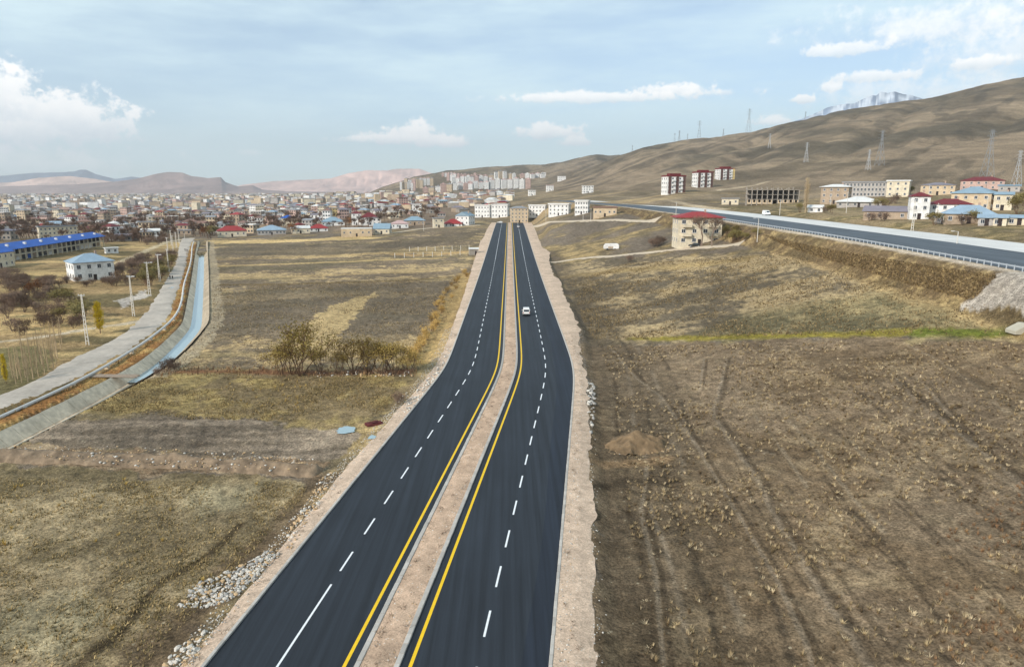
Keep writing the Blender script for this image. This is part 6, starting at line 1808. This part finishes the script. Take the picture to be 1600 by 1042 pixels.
def planks():
    x, y = gp(178, 588, -1.2)
    root = empty('footbridge', (x, y, -1.25), R(-2), 'rough plank footbridge across the canal', 'bridge')
    for i in range(5):
        mb = MB(); mb.box(-4.2 + random.uniform(-.3, .3), 4.2 + random.uniform(-.3, .3), -.9 + i * .38, -.62 + i * .38, .12 + random.uniform(0, .04), .2)
        build(mb, 'plank', mat('old_wood', lin(150, 134, 118), .9, .2, 2), root)
    for yy in (-.5, .5):
        mb = MB(); mb.tube((-4.3, yy, .03), (4.3, yy, .03), .09, n=6); build(mb, 'beam', mat('old_wood', 0), root)
planks()
def puddle(u, v, w, d, label):
    x, y, z, t = hit(u, v)
    n = 22; pts = []
    for i in range(n):
        a = 2 * math.pi * i / n; k = .75 + .35 * random.random()
        pts.append((x + math.cos(a) * w / 2 * k, y + math.sin(a) * d / 2 * k, 0))
    zz = max(Z(p[0], p[1]) for p in pts) + .14
    mb = MB(); mb.poly([(p[0], p[1], zz) for p in pts]); tag(build(mb, 'puddle', M_WATER), label, None, None, 'structure')
puddle(541, 673, 2.6, 3.0, 'pale blue puddle on the dirt lane')
puddle(268, 450, 1.7, 5.0, 'pale puddle on the gravel track near the walkers')
puddle(582, 685, 1.0, 1.6, 'small pale puddle at the gravel strip')
for (u, v) in ((584, 663), (587, 664)):
    x, y, z, t = hit(u, v)
    mb = MB(); mb.box(-1.1, .9, -.35, .4, -.05, .22); mb.box(-.5, .7, -.1, .3, .22, .34)
    me = mb.mesh('discarded_cloth', mat('maroon_cloth', lin(92, 44, 44), .9, .2, 2)); bm = bmesh.new(); bm.from_mesh(me); bmesh.ops.subdivide_edges(bm, edges=bm.edges, cuts=2)
    for q_ in bm.verts: q_.co += Vector((random.uniform(-.1, .1), random.uniform(-.1, .1), random.uniform(-.06, .06)))
    bm.to_mesh(me); bm.free()
    tag(link('discarded_cloth', me, None, (x, y, z + .05), (0, 0, random.uniform(0, 1))), 'crumpled maroon cloth lying at the end of the dirt lane', 'cloth', 'maroon cloths')

# field lane to the apartment house
def lane(pts, w, label, m, lift=.12):
    q_ = resample(smooth_poly([hit(u, v)[:2] for u, v in pts]), 2.5)
    d = np.gradient(q_, axis=0); d /= np.linalg.norm(d, axis=1)[:, None]
    V = []; F = []
    for k in range(len(q_)):
        for j, oo in enumerate((-w / 2, -w / 4, 0, w / 4, w / 2)):
            px, py = q_[k][0] + d[k][1] * oo, q_[k][1] - d[k][0] * oo
            V.append((px, py, Z(px, py) + (lift if 0 < j < 4 else -.05)))
    for k in range(len(q_) - 1):
        for j in range(4):
            a = k * 5 + j; F.append((a, a + 1, a + 6, a + 5))
    me = np_mesh('lane', V, F, m, smooth=True); bm = bmesh.new(); bm.from_mesh(me)
    for f in bm.faces:
        if f.normal.z < 0: f.normal_flip()
    bm.to_mesh(me); bm.free()
    tag(link('lane', me), label, None, None, 'structure')
M_LANE = mat('pale_lane', lin(188, 172, 150), .95, .14, .8, .4, coord='World')
lane([(852, 407), (900, 404), (960, 400), (1020, 394), (1060, 389), (1110, 386), (1160, 380)], 4.0, 'pale lane from the road to the cream apartment house', M_LANE)
lane([(600, 366), (640, 360), (690, 355), (750, 352)], 5.0, 'pale lane along the field edge before the houses', M_LANE)
lane([(825, 352), (880, 347), (960, 344), (1030, 342)], 5.0, 'pale lane behind the field at the road end', M_LANE)

# ------------------------------------------------------------------ the air
def haze():
    mb = MB(); mb.box(-15000, 15000, -14600, 15000, -14.0, 1040)
    m = bpy.data.materials.new('haze_air'); m.use_nodes = True
    nt = m.node_tree; nt.nodes.clear()
    out = nt.nodes.new('ShaderNodeOutputMaterial'); v = nt.nodes.new('ShaderNodeVolumePrincipled')
    v.inputs['Color'].default_value = (.86, .90, .96, 1); v.inputs['Density'].default_value = 8e-5; v.inputs['Anisotropy'].default_value = .2
    nt.links.new(v.outputs[0], out.inputs['Volume'])
    tag(build(mb, 'haze', m), 'thin pale haze over the plain', None, None, 'stuff')
haze()
